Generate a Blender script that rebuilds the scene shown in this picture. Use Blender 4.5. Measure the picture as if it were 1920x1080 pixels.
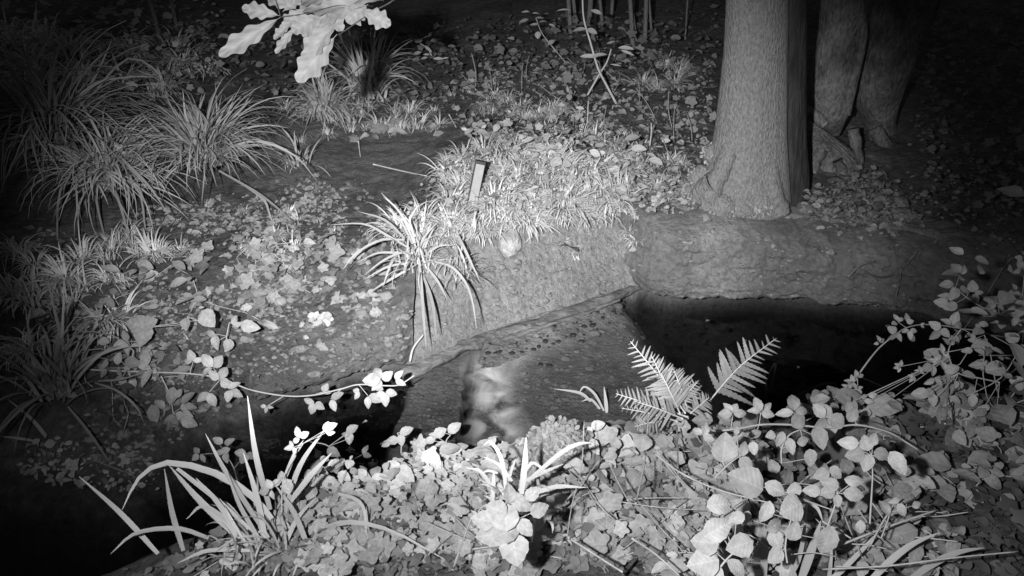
import bpy, math, random
import numpy as np
from mathutils import Vector, Matrix
from mathutils.bvhtree import BVHTree

for o in list(bpy.data.objects):
    bpy.data.objects.remove(o)
S = bpy.context.scene
C = S.collection
R = random.Random(7)
rad = math.radians

# ------------------------------------------------------------------ camera, light, exposure
CAM = Vector((0.0, 0.0, 2.0))
PITCH = rad(28.0)
FPX = 1663.0
cd = bpy.data.cameras.new('camera')
cd.sensor_width = 36.0
cd.lens = 36.0 * FPX / 1920.0
cd.clip_start = 0.05
cd.clip_end = 200.0
cam = bpy.data.objects.new('camera', cd)
cam.location = CAM
cam.rotation_euler = (math.pi / 2 - PITCH, 0, 0)
C.objects.link(cam)
S.camera = cam

w = bpy.data.worlds.new('World')
S.world = w
w.use_nodes = True
bg = w.node_tree.nodes['Background']
bg.inputs[0].default_value = (1, 1, 1, 1)
bg.inputs[1].default_value = 0.028          # moonless night under trees

def spot(name, loc, aim, power, size, blend=1.0, radius=0.03, wide=1.0):
    l = bpy.data.lights.new(name, 'SPOT')
    l.energy = power
    l.spot_size = rad(size)
    l.spot_blend = blend
    l.shadow_soft_size = radius
    o = bpy.data.objects.new(name, l)
    o.location = loc
    o.rotation_euler = (Vector(aim) - Vector(loc)).to_track_quat('-Z', 'Y').to_euler()
    o.scale = (wide, 1.0, 1.0)               # an oval beam
    C.objects.link(o)
    return o

# the infrared illuminator beside the camera: a far narrow beam and a wide flood
spot('illuminator_far', (-0.36, -0.05, 2.12), (-0.20, 4.9, 0.0), 2150.0, 40, wide=1.5)
spot('illuminator_flood', (-0.34, -0.05, 2.12), (-0.02, 1.78, 0.4), 335.0, 72, wide=1.06)

vs = S.view_settings
vs.view_transform = 'Standard'
vs.look = 'None'
vs.exposure = 0.0
vs.gamma = 1.0
vs.use_curve_mapping = False
S.render.engine = 'CYCLES'
S.cycles.max_bounces = 5
S.cycles.diffuse_bounces = 2
S.cycles.glossy_bounces = 2
S.cycles.transparent_max_bounces = 8
S.cycles.caustics_reflective = False
S.cycles.caustics_refractive = False
S.cycles.use_denoising = True

# ------------------------------------------------------------------ picture -> place helpers
FW = Vector((0, math.cos(PITCH), -math.sin(PITCH)))
UP = Vector((0, math.sin(PITCH), math.cos(PITCH)))
RT = Vector((1, 0, 0))

def ray(px, py):
    return FW + RT * ((px - 960) / FPX) - UP * ((py - 540) / FPX)

def P(px, py, depth):                      # point at a given distance along the view axis
    return CAM + ray(px, py) * depth

def V(px, py, y):                          # point on an upright sheet at world y
    d = ray(px, py)
    return CAM + d * (y / d.y)

def Z(px, py, z):                          # point on a level sheet
    d = ray(px, py)
    return CAM + d * ((z - CAM.z) / d.z)

# ------------------------------------------------------------------ noise + terrain
def vnoise(x, y, seed=0):
    x = np.asarray(x, float); y = np.asarray(y, float)
    ix = np.floor(x); iy = np.floor(y)
    fx = x - ix; fy = y - iy
    fx = fx * fx * (3 - 2 * fx); fy = fy * fy * (3 - 2 * fy)
    def h(a, b):
        v = np.sin(a * 127.1 + b * 311.7 + seed * 74.7) * 43758.5453
        return v - np.floor(v)
    return (h(ix, iy) * (1 - fx) + h(ix + 1, iy) * fx) * (1 - fy) + (h(ix, iy + 1) * (1 - fx) + h(ix + 1, iy + 1) * fx) * fy * 1.0

def fbm(x, y, seed=0, octv=4):
    s = 0; a = 0.5; f = 1.0
    for k in range(octv):
        s = s + a * (vnoise(np.asarray(x) * f, np.asarray(y) * f, seed + k * 3) - 0.5)
        a *= 0.5; f *= 2.03
    return s

def sstep(a, b, x):
    t = np.clip((x - a) / (b - a), 0, 1)
    return t * t * (3 - 2 * t)

WZ = -0.5                                   # water level
FX = [-12, -6, -3.1, -2.1, -1.6, -1.35, -1.05, -.70, -.5, .06, .70, .93, 1.52, 1.95, 2.22, 2.6, 4.5, 9]
FY = [3.3, 3.2, 3.13, 3.05, 2.99, 3.36, 3.60, 3.78, 3.84, 4.24, 4.64, 4.50, 4.52, 4.42, 4.34, 4.1, 3.8, 3.6]
NX = [-12, -6, -2, -1, -.3, .3, 1, 2, 3, 9]
NY = [2.0, 2.0, 2.15, 2.5, 2.75, 2.85, 3.05, 3.2, 3.1, 3.0]
def yfar(x):
    return np.interp(x, FX, FY) + 0.06 * fbm(x * 5, x * 0 + 3, 5, 3)
def ynear(x):
    return np.interp(x, NX, NY) + 0.05 * fbm(x * 4, x * 0 + 9, 8, 3)

PITS = [(978, 660), (1000, 655), (1022, 640), (1047, 640), (960, 662), (935, 660), (1075, 628), (1095, 612), (1040, 612), (1110, 610), (1130, 596), (1150, 585), (1165, 590), (1010, 650), (915, 662), (1014, 684), (1030, 686), (1062, 632), (1090, 640), (1120, 585)]

def height(x, y, detail=True):
    x = np.asarray(x, float); y = np.asarray(y, float)
    yf = yfar(x); yn = ynear(x)
    # far side of the stream (hollowed out under the overhanging lip of the cut bank)
    yf = yf + .17 * sstep(.70, .84, x) * (1 - sstep(2.6, 2.9, x))
    s = y - yf
    Wf = np.interp(x, [-6, -2.2, -1.6, -1.0, -.55, -.45, .6, .8, 1.0, 2.4, 3.5], [1.2, 1.1, 1.0, .85, .5, .42, .42, .30, .10, .13, .5])
    Tf = np.interp(x, [-6, -1.5, -.7, -.4, .3, .8, 1.2, 2.2, 4], [.0, -.06, -.08, -.02, .03, .01, -.01, -.08, .1])
    base0 = np.interp(x, [-6, -.6, -.45, .75, .95, 6], [0.0, 0, .06, .06, 0.02, 0])   # foot of the bare bank stands a little above water
    t = np.clip(s / Wf, 0, 1)
    prof = t * (2 - t) * np.where(x > .95, 1, .62 + .38 * t) / 1.0
    zf = WZ - 0.02 + base0 + (Tf - WZ + 0.02 - base0) * np.clip(prof, 0, 1)
    zf = zf + 0.035 * np.clip(s - Wf, 0, 3) + 0.05 * np.clip(s - 4, 0, 40) * np.where(x > 0, 1.0, .6)
    # hummock round the post, knoll on the left
    zf = zf + .10 * np.exp(-(((x - .15) / .8) ** 2 + ((y - 5.3) / .55) ** 2)) * sstep(.3, .7, s)
    zf = zf + .10 * np.exp(-(((x + 2.4) / .7) ** 2 + ((y - 6.0) / .6) ** 2))
    # stream bed
    d0 = Z(900, 700, WZ)
    dep = 0.38 + 0 * x
    x_ = x; x = x + .10 * fbm(x * 5, y * 5, 91, 4)
    rxr = np.interp(y, [3.0, 3.9, 4.7], [.95, .86, .66])
    mA = sstep(-.24, -.17, x) * (1 - sstep(-.22, .34, x - rxr + .22 * fbm(x_ * 3, y * 3, 95, 4))) * sstep(2.9, 3.2, y)  # soft right edge shaped after a shadow boundary
    depA = 0.006 + np.clip(yf - .25 - y, 0, 2) * 0.035
    dep = dep * (1 - mA) + depA * mA
    mB = sstep(-.62, -.52, x) * (1 - sstep(-.25, -.21, x))
    dep = dep * (1 - mB) + .035 * mB
    mC = (1 - sstep(-1.2, -.8, x)) * sstep(-.45, -.05, s)
    dep = dep * (1 - mC) + .05 * mC
    x = x_
    # a mud shelf under the ledge, pitted
    sh = sstep(-.2, -.12, x) * (1 - sstep(.50, .80, x + .2 * fbm(x * 5, y * 5, 97, 4))) * sstep(-.40, -.16, s + .10 * fbm(x * 6, y * 6, 77, 3))
    zb = WZ - dep
    zb = zb * (1 - sh) + (WZ + 0.02 + .10 * np.clip(s + .4, 0, 1)) * sh
    # near side
    sn = yn - y
    Tn = np.interp(x, [-6, -2, -1.5, -1.0, -.56, -.1, .2, .7, 1.3, 2, 4], [-.3, -.25, -.15, .08, .24, .28, .36, .34, .36, .46, .6])
    Wn = np.clip(yn - np.interp(x, [-3, -1, .2, .9, 3], [1.75, 1.95, 2.10, 2.15, 2.3]), .2, 3)
    tn = np.clip(sn / Wn, 0, 1)
    zn = WZ - .05 + (Tn - WZ + .05) * (tn * tn * (3 - 2 * tn)) + .06 * np.clip(sn - Wn, 0, 3)
    z = np.where(s > 0, zf, np.where(sn > 0, np.maximum(zn, zb), zb))
    if detail:
        land = np.where((s > .05) | (sn > .1), 1.0, .25)
        z = z + land * (.05 * fbm(x * 2.3, y * 2.3, 11, 3) + .035 * fbm(x * 9, y * 9, 21, 3))
        # bedding lines in the cut right bank and rough bare bank
        face = np.where((s > 0) & (s < .5), 1.0, 0.0)
        z = z + face * .03 * fbm(x * 4, z * 30, 31, 2) + face * .02 * fbm(x * 22, y * 22, 35, 3)
        z = z + .030 * fbm(x * 30, y * 30, 41, 3) * sh + np.where(s > 0, .022, .012) * land * fbm(x * 34, y * 34, 45, 3)
    return z

def axis(segs):
    out = []
    for a, b, st in segs:
        n = max(1, int(round((b - a) / st)))
        out += [a + (b - a) * i / n for i in range(n)]
    out.append(segs[-1][1])
    return np.array(out)

def mesh_from(name, verts, faces, smooth=True):
    me = bpy.data.meshes.new(name)
    me.from_pydata([tuple(v) for v in verts], [], faces)
    if smooth:
        me.polygons.foreach_set('use_smooth', [True] * len(me.polygons))
    me.update()
    return me

def grid_mesh(name, xs, ys, zfun):
    X, Y = np.meshgrid(xs, ys)
    Zg = zfun(X, Y)
    V_ = np.stack([X.ravel(), Y.ravel(), Zg.ravel()], 1)
    nx = len(xs); ny = len(ys)
    i = np.arange(nx - 1)[None, :] + nx * np.arange(ny - 1)[:, None]
    F_ = np.stack([i, i + 1, i + 1 + nx, i + nx], -1).reshape(-1, 4)
    me = bpy.data.meshes.new(name)
    me.vertices.add(len(V_)); me.vertices.foreach_set('co', V_.astype(np.float32).ravel())
    me.loops.add(F_.size); me.loops.foreach_set('vertex_index', F_.astype(np.int32).ravel())
    me.polygons.add(len(F_))
    me.polygons.foreach_set('loop_start', np.arange(0, F_.size, 4, dtype=np.int32))
    me.polygons.foreach_set('use_smooth', np.ones(len(F_), bool))
    me.update(calc_edges=True)
    return me, X, Y, Zg

# ------------------------------------------------------------------ materials
def newmat(name):
    m = bpy.data.materials.new(name); m.use_nodes = True
    nt = m.node_tree
    b = nt.nodes['Principled BSDF']
    b.inputs['Specular IOR Level'].default_value = 0.25
    return m, nt, b

def N(nt, typ, **kw):
    n = nt.nodes.new(typ)
    for k, v in kw.items():
        if k in n.inputs: n.inputs[k].default_value = v
        else: setattr(n, k, v)
    return n

def ramp(nt, src, stops):
    r = nt.nodes.new('ShaderNodeValToRGB')
    el = r.color_ramp.elements
    while len(el) < len(stops): el.new(0.5)
    for e, (p, v) in zip(el, stops):
        e.position = p; e.color = (v, v, v, 1)
    nt.links.new(src, r.inputs[0])
    return r.outputs[0]

def leaf_mat(name, val, spread=.25, rough=.55, veins=True, trans=.25, freq=34, vb=.10):
    m, nt, b = newmat(name)
    L = nt.links.new
    oi = N(nt, 'ShaderNodeObjectInfo'); tc = N(nt, 'ShaderNodeTexCoord')
    nz = N(nt, 'ShaderNodeTexNoise', Scale=3.0, Detail=3.0)
    L(tc.outputs['Object'], nz.inputs['Vector'])
    mr = N(nt, 'ShaderNodeMapRange'); mr.inputs['To Min'].default_value = 1 - spread; mr.inputs['To Max'].default_value = 1 + spread
    L(oi.outputs['Random'], mr.inputs['Value'])
    m2 = N(nt, 'ShaderNodeMapRange'); m2.inputs['From Min'].default_value = .3; m2.inputs['From Max'].default_value = .7
    m2.inputs['To Min'].default_value = .75; m2.inputs['To Max'].default_value = 1.2
    L(nz.outputs['Fac'], m2.inputs['Value'])
    mu = N(nt, 'ShaderNodeMath', operation='MULTIPLY'); L(mr.outputs[0], mu.inputs[0]); L(m2.outputs[0], mu.inputs[1])
    mv = N(nt, 'ShaderNodeMath', operation='MULTIPLY'); mv.inputs[1].default_value = val; L(mu.outputs[0], mv.inputs[0])
    out = mv.outputs[0]
    if veins:
        sx = N(nt, 'ShaderNodeSeparateXYZ'); L(tc.outputs['Object'], sx.inputs[0])
        ab = N(nt, 'ShaderNodeMath', operation='ABSOLUTE'); L(sx.outputs['X'], ab.inputs[0])
        sub = N(nt, 'ShaderNodeMath', operation='MULTIPLY_ADD'); sub.inputs[1].default_value = -.9
        L(ab.outputs[0], sub.inputs[0]); L(sx.outputs['Y'], sub.inputs[2])
        fr = N(nt, 'ShaderNodeMath', operation='MULTIPLY'); fr.inputs[1].default_value = freq; L(sub.outputs[0], fr.inputs[0])
        sn = N(nt, 'ShaderNodeMath', operation='SINE'); L(fr.outputs[0], sn.inputs[0])
        bp = N(nt, 'ShaderNodeBump', Strength=vb, Distance=.02); L(sn.outputs[0], bp.inputs['Height']); L(bp.outputs[0], b.inputs['Normal'])
        # pale midrib, darker between veins
        vr = ramp(nt, sn.outputs[0], [(0.0, 1 - vb * .35), (0.7, 1.0), (1.0, 1 + vb * .5)])
        mm = N(nt, 'ShaderNodeMath', operation='MULTIPLY'); L(vr, mm.inputs[0]); L(out, mm.inputs[1]); out = mm.outputs[0]
        mid = ramp(nt, ab.outputs[0], [(0.0, 1.18), (0.03, 1.0)])
        m3 = N(nt, 'ShaderNodeMath', operation='MULTIPLY'); L(mid, m3.inputs[0]); L(out, m3.inputs[1]); out = m3.outputs[0]
    L(out, b.inputs['Base Color'])
    b.inputs['Roughness'].default_value = rough
    tr = N(nt, 'ShaderNodeBsdfTranslucent'); L(out, tr.inputs['Color'])
    mx = N(nt, 'ShaderNodeMixShader'); mx.inputs[0].default_value = trans
    L(b.outputs[0], mx.inputs[1]); L(tr.outputs[0], mx.inputs[2])
    L(mx.outputs[0], nt.nodes['Material Output'].inputs['Surface'])
    return m

def grain_mat(name, lo, hi, scale, rough=.9, bump=.6, dist=.02, stretch=(1, 1, 1), detail=8, spec=.2, coord='Object', big=None):
    m, nt, b = newmat(name)
    L = nt.links.new
    tc = N(nt, 'ShaderNodeTexCoord'); mp = N(nt, 'ShaderNodeMapping'); mp.inputs['Scale'].default_value = stretch
    L(tc.outputs[coord], mp.inputs[0])
    nz = N(nt, 'ShaderNodeTexNoise', Scale=scale, Detail=float(detail), Roughness=.65)
    L(mp.outputs[0], nz.inputs['Vector'])
    col = ramp(nt, nz.outputs['Fac'], [(.3, lo), (.7, hi)])
    if big:
        n2 = N(nt, 'ShaderNodeTexNoise', Scale=big, Detail=3.0); L(tc.outputs[coord], n2.inputs['Vector'])
        r2 = ramp(nt, n2.outputs['Fac'], [(.35, .55), (.65, 1.2)])
        mu = N(nt, 'ShaderNodeMixRGB', blend_type='MULTIPLY'); mu.inputs[0].default_value = 1
        L(col, mu.inputs[1]); L(r2, mu.inputs[2]); col = mu.outputs[0]
    L(col, b.inputs['Base Color'])
    bp = N(nt, 'ShaderNodeBump', Strength=bump, Distance=dist); L(nz.outputs['Fac'], bp.inputs['Height']); L(bp.outputs[0], b.inputs['Normal'])
    b.inputs['Roughness'].default_value = rough
    b.inputs['Specular IOR Level'].default_value = spec
    return m

M = {}
M['bramble'] = leaf_mat('bramble_leaf', .50, .2, freq=42, vb=.09)
M['ivy'] = leaf_mat('ivy_leaf', .46, .22, freq=22)
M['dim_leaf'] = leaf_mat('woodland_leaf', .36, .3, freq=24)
M['dead'] = leaf_mat('fallen_leaf', .33, .6, rough=.8, freq=20)
M['oak'] = leaf_mat('oak_leaf', .125, .10, rough=.6, freq=26, trans=.2, vb=.13)
M['fern'] = leaf_mat('fern_frond', .23, .1, veins=False)
M['sedge'] = leaf_mat('sedge_blade', .50, .22, veins=False)
M['grass'] = leaf_mat('grass_blade', .72, .2, veins=False)
M['stem'] = grain_mat('green_stem', .34, .52, 20, .6, .3, .01)
M['twig'] = grain_mat('dead_twig', .34, .58, 30, .8, .5, .01)
M['bark'] = grain_mat('alder_bark', .13, .33, 95, .95, .8, .04, (1, 1, .42), 10, .1)
M['rear_bark'] = grain_mat('rear_bark', .09, .30, 50, .95, .9, .04, (1, 1, .5), 10, .1, big=5.0)
M['shade_twig_bark'] = grain_mat('shade_twig_dark_bark', .02, .065, 22, .95, 1.0, .03, (1, 1, .2), 9, .1)  # trunk's shaded side put into a dark bark colour; also on oak twigs
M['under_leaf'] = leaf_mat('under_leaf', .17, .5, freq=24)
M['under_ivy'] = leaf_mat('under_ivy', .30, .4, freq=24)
M['pit_dark'] = grain_mat('pit_black', .015, .035, 20, .5, .5, .01)  # black colour of the lumps that stand in for dark pits
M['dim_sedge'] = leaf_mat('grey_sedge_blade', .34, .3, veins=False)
M['clod'] = grain_mat('earth_clod', .10, .34, 40, .95, 1.0, .02)
M['pale_leaf'] = leaf_mat('pale_leaf', .48, .12, freq=20)
M['dark_gravel'] = grain_mat('dark_gravel', .05, .15, 40, .8, .8, .02)
M['pale_sedge'] = leaf_mat('pale_sedge_blade', .72, .12, veins=False)
M['moss'] = grain_mat('moss', .28, .52, 38, .95, 1.0, .03, big=6.0)
M['stone'] = grain_mat('wet_stone', .12, .24, 20, .7, .5, .02)
M['ledge'] = grain_mat('mud_caked_wood', .09, .26, 26, .9, 1.0, .03, (.35, 1, 1), big=5.0)
M['post'] = grain_mat('pale_plastic', .26, .31, 40, .5, .1, .005)
M['post_edge'] = grain_mat('dark_plastic', .03, .05, 40, .5, .1, .005)

# ground: mud, with pale silt where the bank is bare (an attribute of the place)
def ground_mat():
    m, nt, b = newmat('woodland_mud'); L = nt.links.new
    tc = N(nt, 'ShaderNodeTexCoord')
    n1 = N(nt, 'ShaderNodeTexNoise', Scale=16.0, Detail=10.0, Roughness=.7); L(tc.outputs['Object'], n1.inputs['Vector'])
    n2 = N(nt, 'ShaderNodeTexNoise', Scale=2.2, Detail=4.0); L(tc.outputs['Object'], n2.inputs['Vector'])
    mp = N(nt, 'ShaderNodeMapping'); mp.inputs['Scale'].default_value = (3, 3, 26); L(tc.outputs['Object'], mp.inputs[0])
    n3 = N(nt, 'ShaderNodeTexNoise', Scale=1.6, Detail=5.0, Roughness=.6); L(mp.outputs[0], n3.inputs['Vector'])
    dark = ramp(nt, n1.outputs['Fac'], [(.32, .06), (.55, .15), (.72, .27)])
    n5 = N(nt, 'ShaderNodeTexNoise', Scale=34.0, Detail=10.0, Roughness=.8); L(tc.outputs['Object'], n5.inputs['Vector'])
    pale = ramp(nt, n5.outputs['Fac'], [(.30, .10), (.44, .25), (.70, .42)])
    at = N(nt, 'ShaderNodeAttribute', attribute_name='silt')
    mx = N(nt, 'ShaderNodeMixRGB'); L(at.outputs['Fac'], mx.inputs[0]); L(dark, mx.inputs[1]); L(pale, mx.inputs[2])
    r2 = ramp(nt, n2.outputs['Fac'], [(.35, .72), (.65, 1.15)])
    r3 = ramp(nt, n3.outputs['Fac'], [(.35, .88), (.6, 1.04)])
    a = N(nt, 'ShaderNodeMixRGB', blend_type='MULTIPLY'); a.inputs[0].default_value = 1; L(mx.outputs[0], a.inputs[1]); L(r2, a.inputs[2])
    c = N(nt, 'ShaderNodeMixRGB', blend_type='MULTIPLY'); c.inputs[0].default_value = 1; L(a.outputs[0], c.inputs[1]); L(r3, c.inputs[2])
    L(c.outputs[0], b.inputs['Base Color'])
    n4 = N(nt, 'ShaderNodeTexNoise', Scale=60.0, Detail=8.0, Roughness=.75); L(tc.outputs['Object'], n4.inputs['Vector'])
    ad = N(nt, 'ShaderNodeMath', operation='MULTIPLY_ADD'); ad.inputs[1].default_value = .5; L(n4.outputs['Fac'], ad.inputs[0]); L(n1.outputs['Fac'], ad.inputs[2])
    bp = N(nt, 'ShaderNodeBump', Strength=1.0, Distance=.04); L(ad.outputs[0], bp.inputs['Height']); L(bp.outputs[0], b.inputs['Normal'])
    b.inputs['Roughness'].default_value = .85
    b.inputs['Specular IOR Level'].default_value = .2
    return m

# ------------------------------------------------------------------ object helpers
def link(name, me, mat=None, parent=None):
    o = bpy.data.objects.new(name, me)
    C.objects.link(o)
    if mat is not None:
        if not me.materials: me.materials.append(mat)
    if parent is not None: o.parent = parent
    return o

def tag(o, label=None, cat=None, group=None, kind=None):
    if label: o['label'] = label
    if cat: o['category'] = cat
    if group: o['group'] = group
    if kind: o['kind'] = kind
    return o

def thing(name, loc, label, cat, group=None):
    o = bpy.data.objects.new(name, None)
    o.empty_display_size = .05
    o.location = loc
    C.objects.link(o)
    return tag(o, label, cat, group)

class MB:
    def __init__(s): s.v = []; s.f = []
    def add(s, V_, F_):
        b = len(s.v); s.v += [tuple(q) for q in V_]; s.f += [tuple(i + b for i in f) for f in F_]
        return s
    def build(s, name, mat, parent=None, loc=None):
        if parent is not None:
            l = parent.location; vv = [(a - l.x, b - l.y, c - l.z) for a, b, c in s.v]
        else: vv = s.v
        return link(name, mesh_from(name, vv, s.f), mat, parent)

def catmull(pts, n):
    pts = [Vector(p) for p in pts]
    if len(pts) == 2: return [pts[0].lerp(pts[1], i / n) for i in range(n + 1)]
    q = [pts[0] * 2 - pts[1]] + pts + [pts[-1] * 2 - pts[-2]]
    m = len(pts) - 1; out = []
    for i in range(n + 1):
        u = i / n * m; k = min(int(u), m - 1); t = u - k
        a, b, c, d = q[k:k + 4]
        out.append(.5 * ((2 * b) + (c - a) * t + (2 * a - 5 * b + 4 * c - d) * t * t + (3 * b - a - 3 * c + d) * t ** 3))
    return out

def tube(mb, pts, r0, r1, sides=5, n=None):
    c = catmull(pts, n or max(4, 3 * len(pts)))
    V_ = []; F_ = []
    for i, p in enumerate(c):
        tg = (c[min(i + 1, len(c) - 1)] - c[max(i - 1, 0)]).normalized()
        a = tg.cross(Vector((.3, .2, .93))).normalized(); b = tg.cross(a)
        r = r0 + (r1 - r0) * i / (len(c) - 1)
        for k in range(sides):
            an = 2 * math.pi * k / sides
            V_.append(p + a * (r * math.cos(an)) + b * (r * math.sin(an)))
    for i in range(len(c) - 1):
        for k in range(sides):
            F_.append((i * sides + k, i * sides + (k + 1) % sides, (i + 1) * sides + (k + 1) % sides, (i + 1) * sides + k))
    F_.append(tuple(range(sides))); F_.append(tuple(range((len(c) - 1) * sides, len(c) * sides)))
    mb.add(V_, F_)

def ribbon(mb, pts, width, n=9, fold=.25, tip=.08, face=None, base=.7):
    """a grass-like blade through pts: tapered, creased along its middle"""
    c = catmull(pts, n); V_ = []; F_ = []
    for i, p in enumerate(c):
        t = i / n
        tg = (c[min(i + 1, n)] - c[max(i - 1, 0)]).normalized()
        nrm = (face if face else (CAM - p).normalized() + Vector((0, 0, .5)))
        side = tg.cross(nrm)
        if side.length < 1e-4: side = Vector((1, 0, 0))
        side.normalize(); up = side.cross(tg)
        wd = width * .5 * min(base + (1 - base) * t * 4, 1.0) * (1 - (1 - tip) * max(0, (t - .35) / .65) ** 1.8)
        V_ += [p - side * wd + up * wd * fold, p, p + side * wd + up * wd * fold]
    for i in range(n):
        b = i * 3
        F_ += [(b, b + 1, b + 4, b + 3), (b + 1, b + 2, b + 5, b + 4)]
    mb.add(V_, F_)

def blade_shape(elev, bend, power=1.3, n=8, fold=.25):
    """unit blade: along +Y, bends down"""
    y = z = 0; V_ = []; F_ = []
    for i in range(n + 1):
        t = i / n
        wd = .5 * min(.75 + t, 1.0) * (1 - .93 * max(0, (t - .3) / .7) ** 1.7)
        a = elev - bend * t ** power
        V_ += [(-wd, y, z), (0, y - math.sin(a) * 0, z), (wd, y, z)]
        V_[-2] = (0, y + math.sin(a) * .004, z - math.cos(a) * .004)
        y += math.cos(a) / n; z += math.sin(a) / n
    for i in range(n):
        b = i * 3
        F_ += [(b, b + 1, b + 4, b + 3), (b + 1, b + 2, b + 5, b + 4)]
    return np.array(V_), F_

def leaf_shape(prof, n=9, fold=.18, droop=.2, wave=0.0, petiole=0.0, mid=False, twist=0.0):
    """unit leaf along +Y, prof(t) = half width; creased, drooping, wavy"""
    V_ = []; F_ = []
    for i in range(n + 1):
        t = i / n; wd = max(prof(t), .002)
        z0 = -droop * t * t + (.5 * droop * t)
        y = t
        wv = wave * math.sin(t * 9.0 + 1)
        if mid:
            V_ += [(-wd, y, z0 + fold * wd + wv), (-wd * .5, y, z0 + fold * wd * .62), (0, y, z0), (wd * .5, y, z0 + fold * wd * .62), (wd, y, z0 + fold * wd - wv)]
        else:
            V_ += [(-wd, y, z0 + fold * wd + wv), (0, y, z0), (wd, y, z0 + fold * wd - wv)]
    k = 5 if mid else 3
    for i in range(n):
        b = i * k
        for j in range(k - 1):
            F_.append((b + j, b + j + 1, b + k + j + 1, b + k + j))
    return np.array(V_), F_

def ovate(wd, peak=.38, serr=0):
    def f(t):
        a = math.sin(math.pi * min(1, t ** (math.log(.5) / math.log(peak)))) ** .8
        return wd * (a * (1 + serr * ((int(t * 40) % 2) - .5)) + .0)
    return f
def oakprof(t):
    if t < .1: return .012
    a = math.sin(math.pi * ((t - .1) / .9) ** 1.35) ** .75
    return .03 + .25 * a * (1 + (.16 + .14 * t) * math.sin((t - .1) / .9 * 2 * math.pi * 3.3 - .9 + 1.2 * t))
def ivyshape(lobes=5, fold=.15, seed=0):
    r = random.Random(seed); V_ = [(0, .42, .02)]; n = 26
    for i in range(n):
        a = -math.pi / 2 + 2 * math.pi * (i + .5) / n
        rr = .42 + .085 * math.cos((a - math.pi / 2) * lobes) + .1 * max(0, math.sin(a)) + r.uniform(-.015, .015)
        if abs(i - n + .5) < 1.2 or i < 1: rr = .30
        x = rr * math.cos(a) * 1.05; y = .42 + rr * math.sin(a) * 1.0
        V_.append((x, y, fold * abs(x) - .16 * (y - .4) ** 2))
    return np.array(V_), [(0, i + 1, (i + 1) % n + 1) for i in range(n)]

def pinna(n=14):                            # a toothed fern leaflet
    V_ = []; F_ = []
    for i in range(n + 1):
        t = i / n
        wd = .105 * (1 - t) ** .55 * (1.0 if i % 2 == 0 else .68) + .004
        z = -.16 * t * t
        V_ += [(-wd, t, z), (0, t, z - .012), (wd, t, z)]
    for i in range(n):
        b = i * 3; F_ += [(b, b + 1, b + 4, b + 3), (b + 1, b + 2, b + 5, b + 4)]
    return np.array(V_), F_

T = {}                                      # unit shapes: (verts, faces)
for i, (wd, pk, fo, dr) in enumerate([(.33, .40, .22, .2), (.30, .45, .3, .3), (.36, .38, .12, .12), (.28, .42, .35, .4)]):
    T['bramble%d' % i] = leaf_shape(ovate(wd, pk, .07), 12, fo, dr, .012, mid=True)
for i, (wd, pk, fo, dr) in enumerate([(.30, .45, .2, .2), (.26, .4, .5, .5), (.36, .5, -.25, .3), (.22, .45, .3, .7)]):
    T['dead%d' % i] = leaf_shape(ovate(wd, pk), 7, fo, dr, .05)
for i in range(3): T['deadoak%d' % i] = leaf_shape(oakprof, 18, .3, .25 + .2 * i, .03)
for i in range(3): T['ivy%d' % i] = ivyshape(5, .12 + .1 * i, i)
for i in range(3): T['oval%d' % i] = leaf_shape(ovate(.34 - .05 * i, .5), 8, .2, .15 + .1 * i, 0)
for i in range(4): T['oak%d' % i] = leaf_shape(oakprof, 34, .12 + .1 * i, .1 + .12 * i, .02, mid=True)
T['pinna'] = pinna()
for i, (e, b) in enumerate([(80, 30), (75, 70), (70, 105), (62, 120), (55, 125), (45, 120), (30, 95), (20, 70), (85, 110), (68, 150)]):
    T['blade%d' % i] = blade_shape(rad(e), rad(b))
MESH = {}
def umesh(key, mat):
    k = (key, mat)
    if k not in MESH:
        V_, F_ = T[key]
        me = mesh_from(key.rstrip('0123456789'), V_, F_)
        me.materials.append(M[mat]); MESH[k] = me
    return MESH[k]

def frame(pos, ydir, nrm, sx, sy=None, sz=None):
    y = Vector(ydir).normalized(); z = Vector(nrm); z = z - y * z.dot(y)
    if z.length < 1e-3: z = y.orthogonal()
    z.normalize(); x = y.cross(z)
    sy = sx if sy is None else sy; sz = sx if sz is None else sz
    return Matrix(((x.x * sx, y.x * sy, z.x * sz, pos[0]), (x.y * sx, y.y * sy, z.y * sz, pos[1]), (x.z * sx, y.z * sy, z.z * sz, pos[2]), (0, 0, 0, 1)))

def put(name, key, mat, mtx, parent=None):
    o = bpy.data.objects.new(name, umesh(key, mat))
    C.objects.link(o)
    if parent is not None:
        o.parent = parent
        mtx = Matrix.Translation(-parent.location) @ mtx
    o.matrix_local = mtx if parent is not None else mtx
    if parent is None: o.matrix_world = mtx
    return o

def xform(key, mtx):
    V_, F_ = T[key]
    A = np.array(mtx); return (V_ @ A[:3, :3].T + A[:3, 3]), F_

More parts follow.
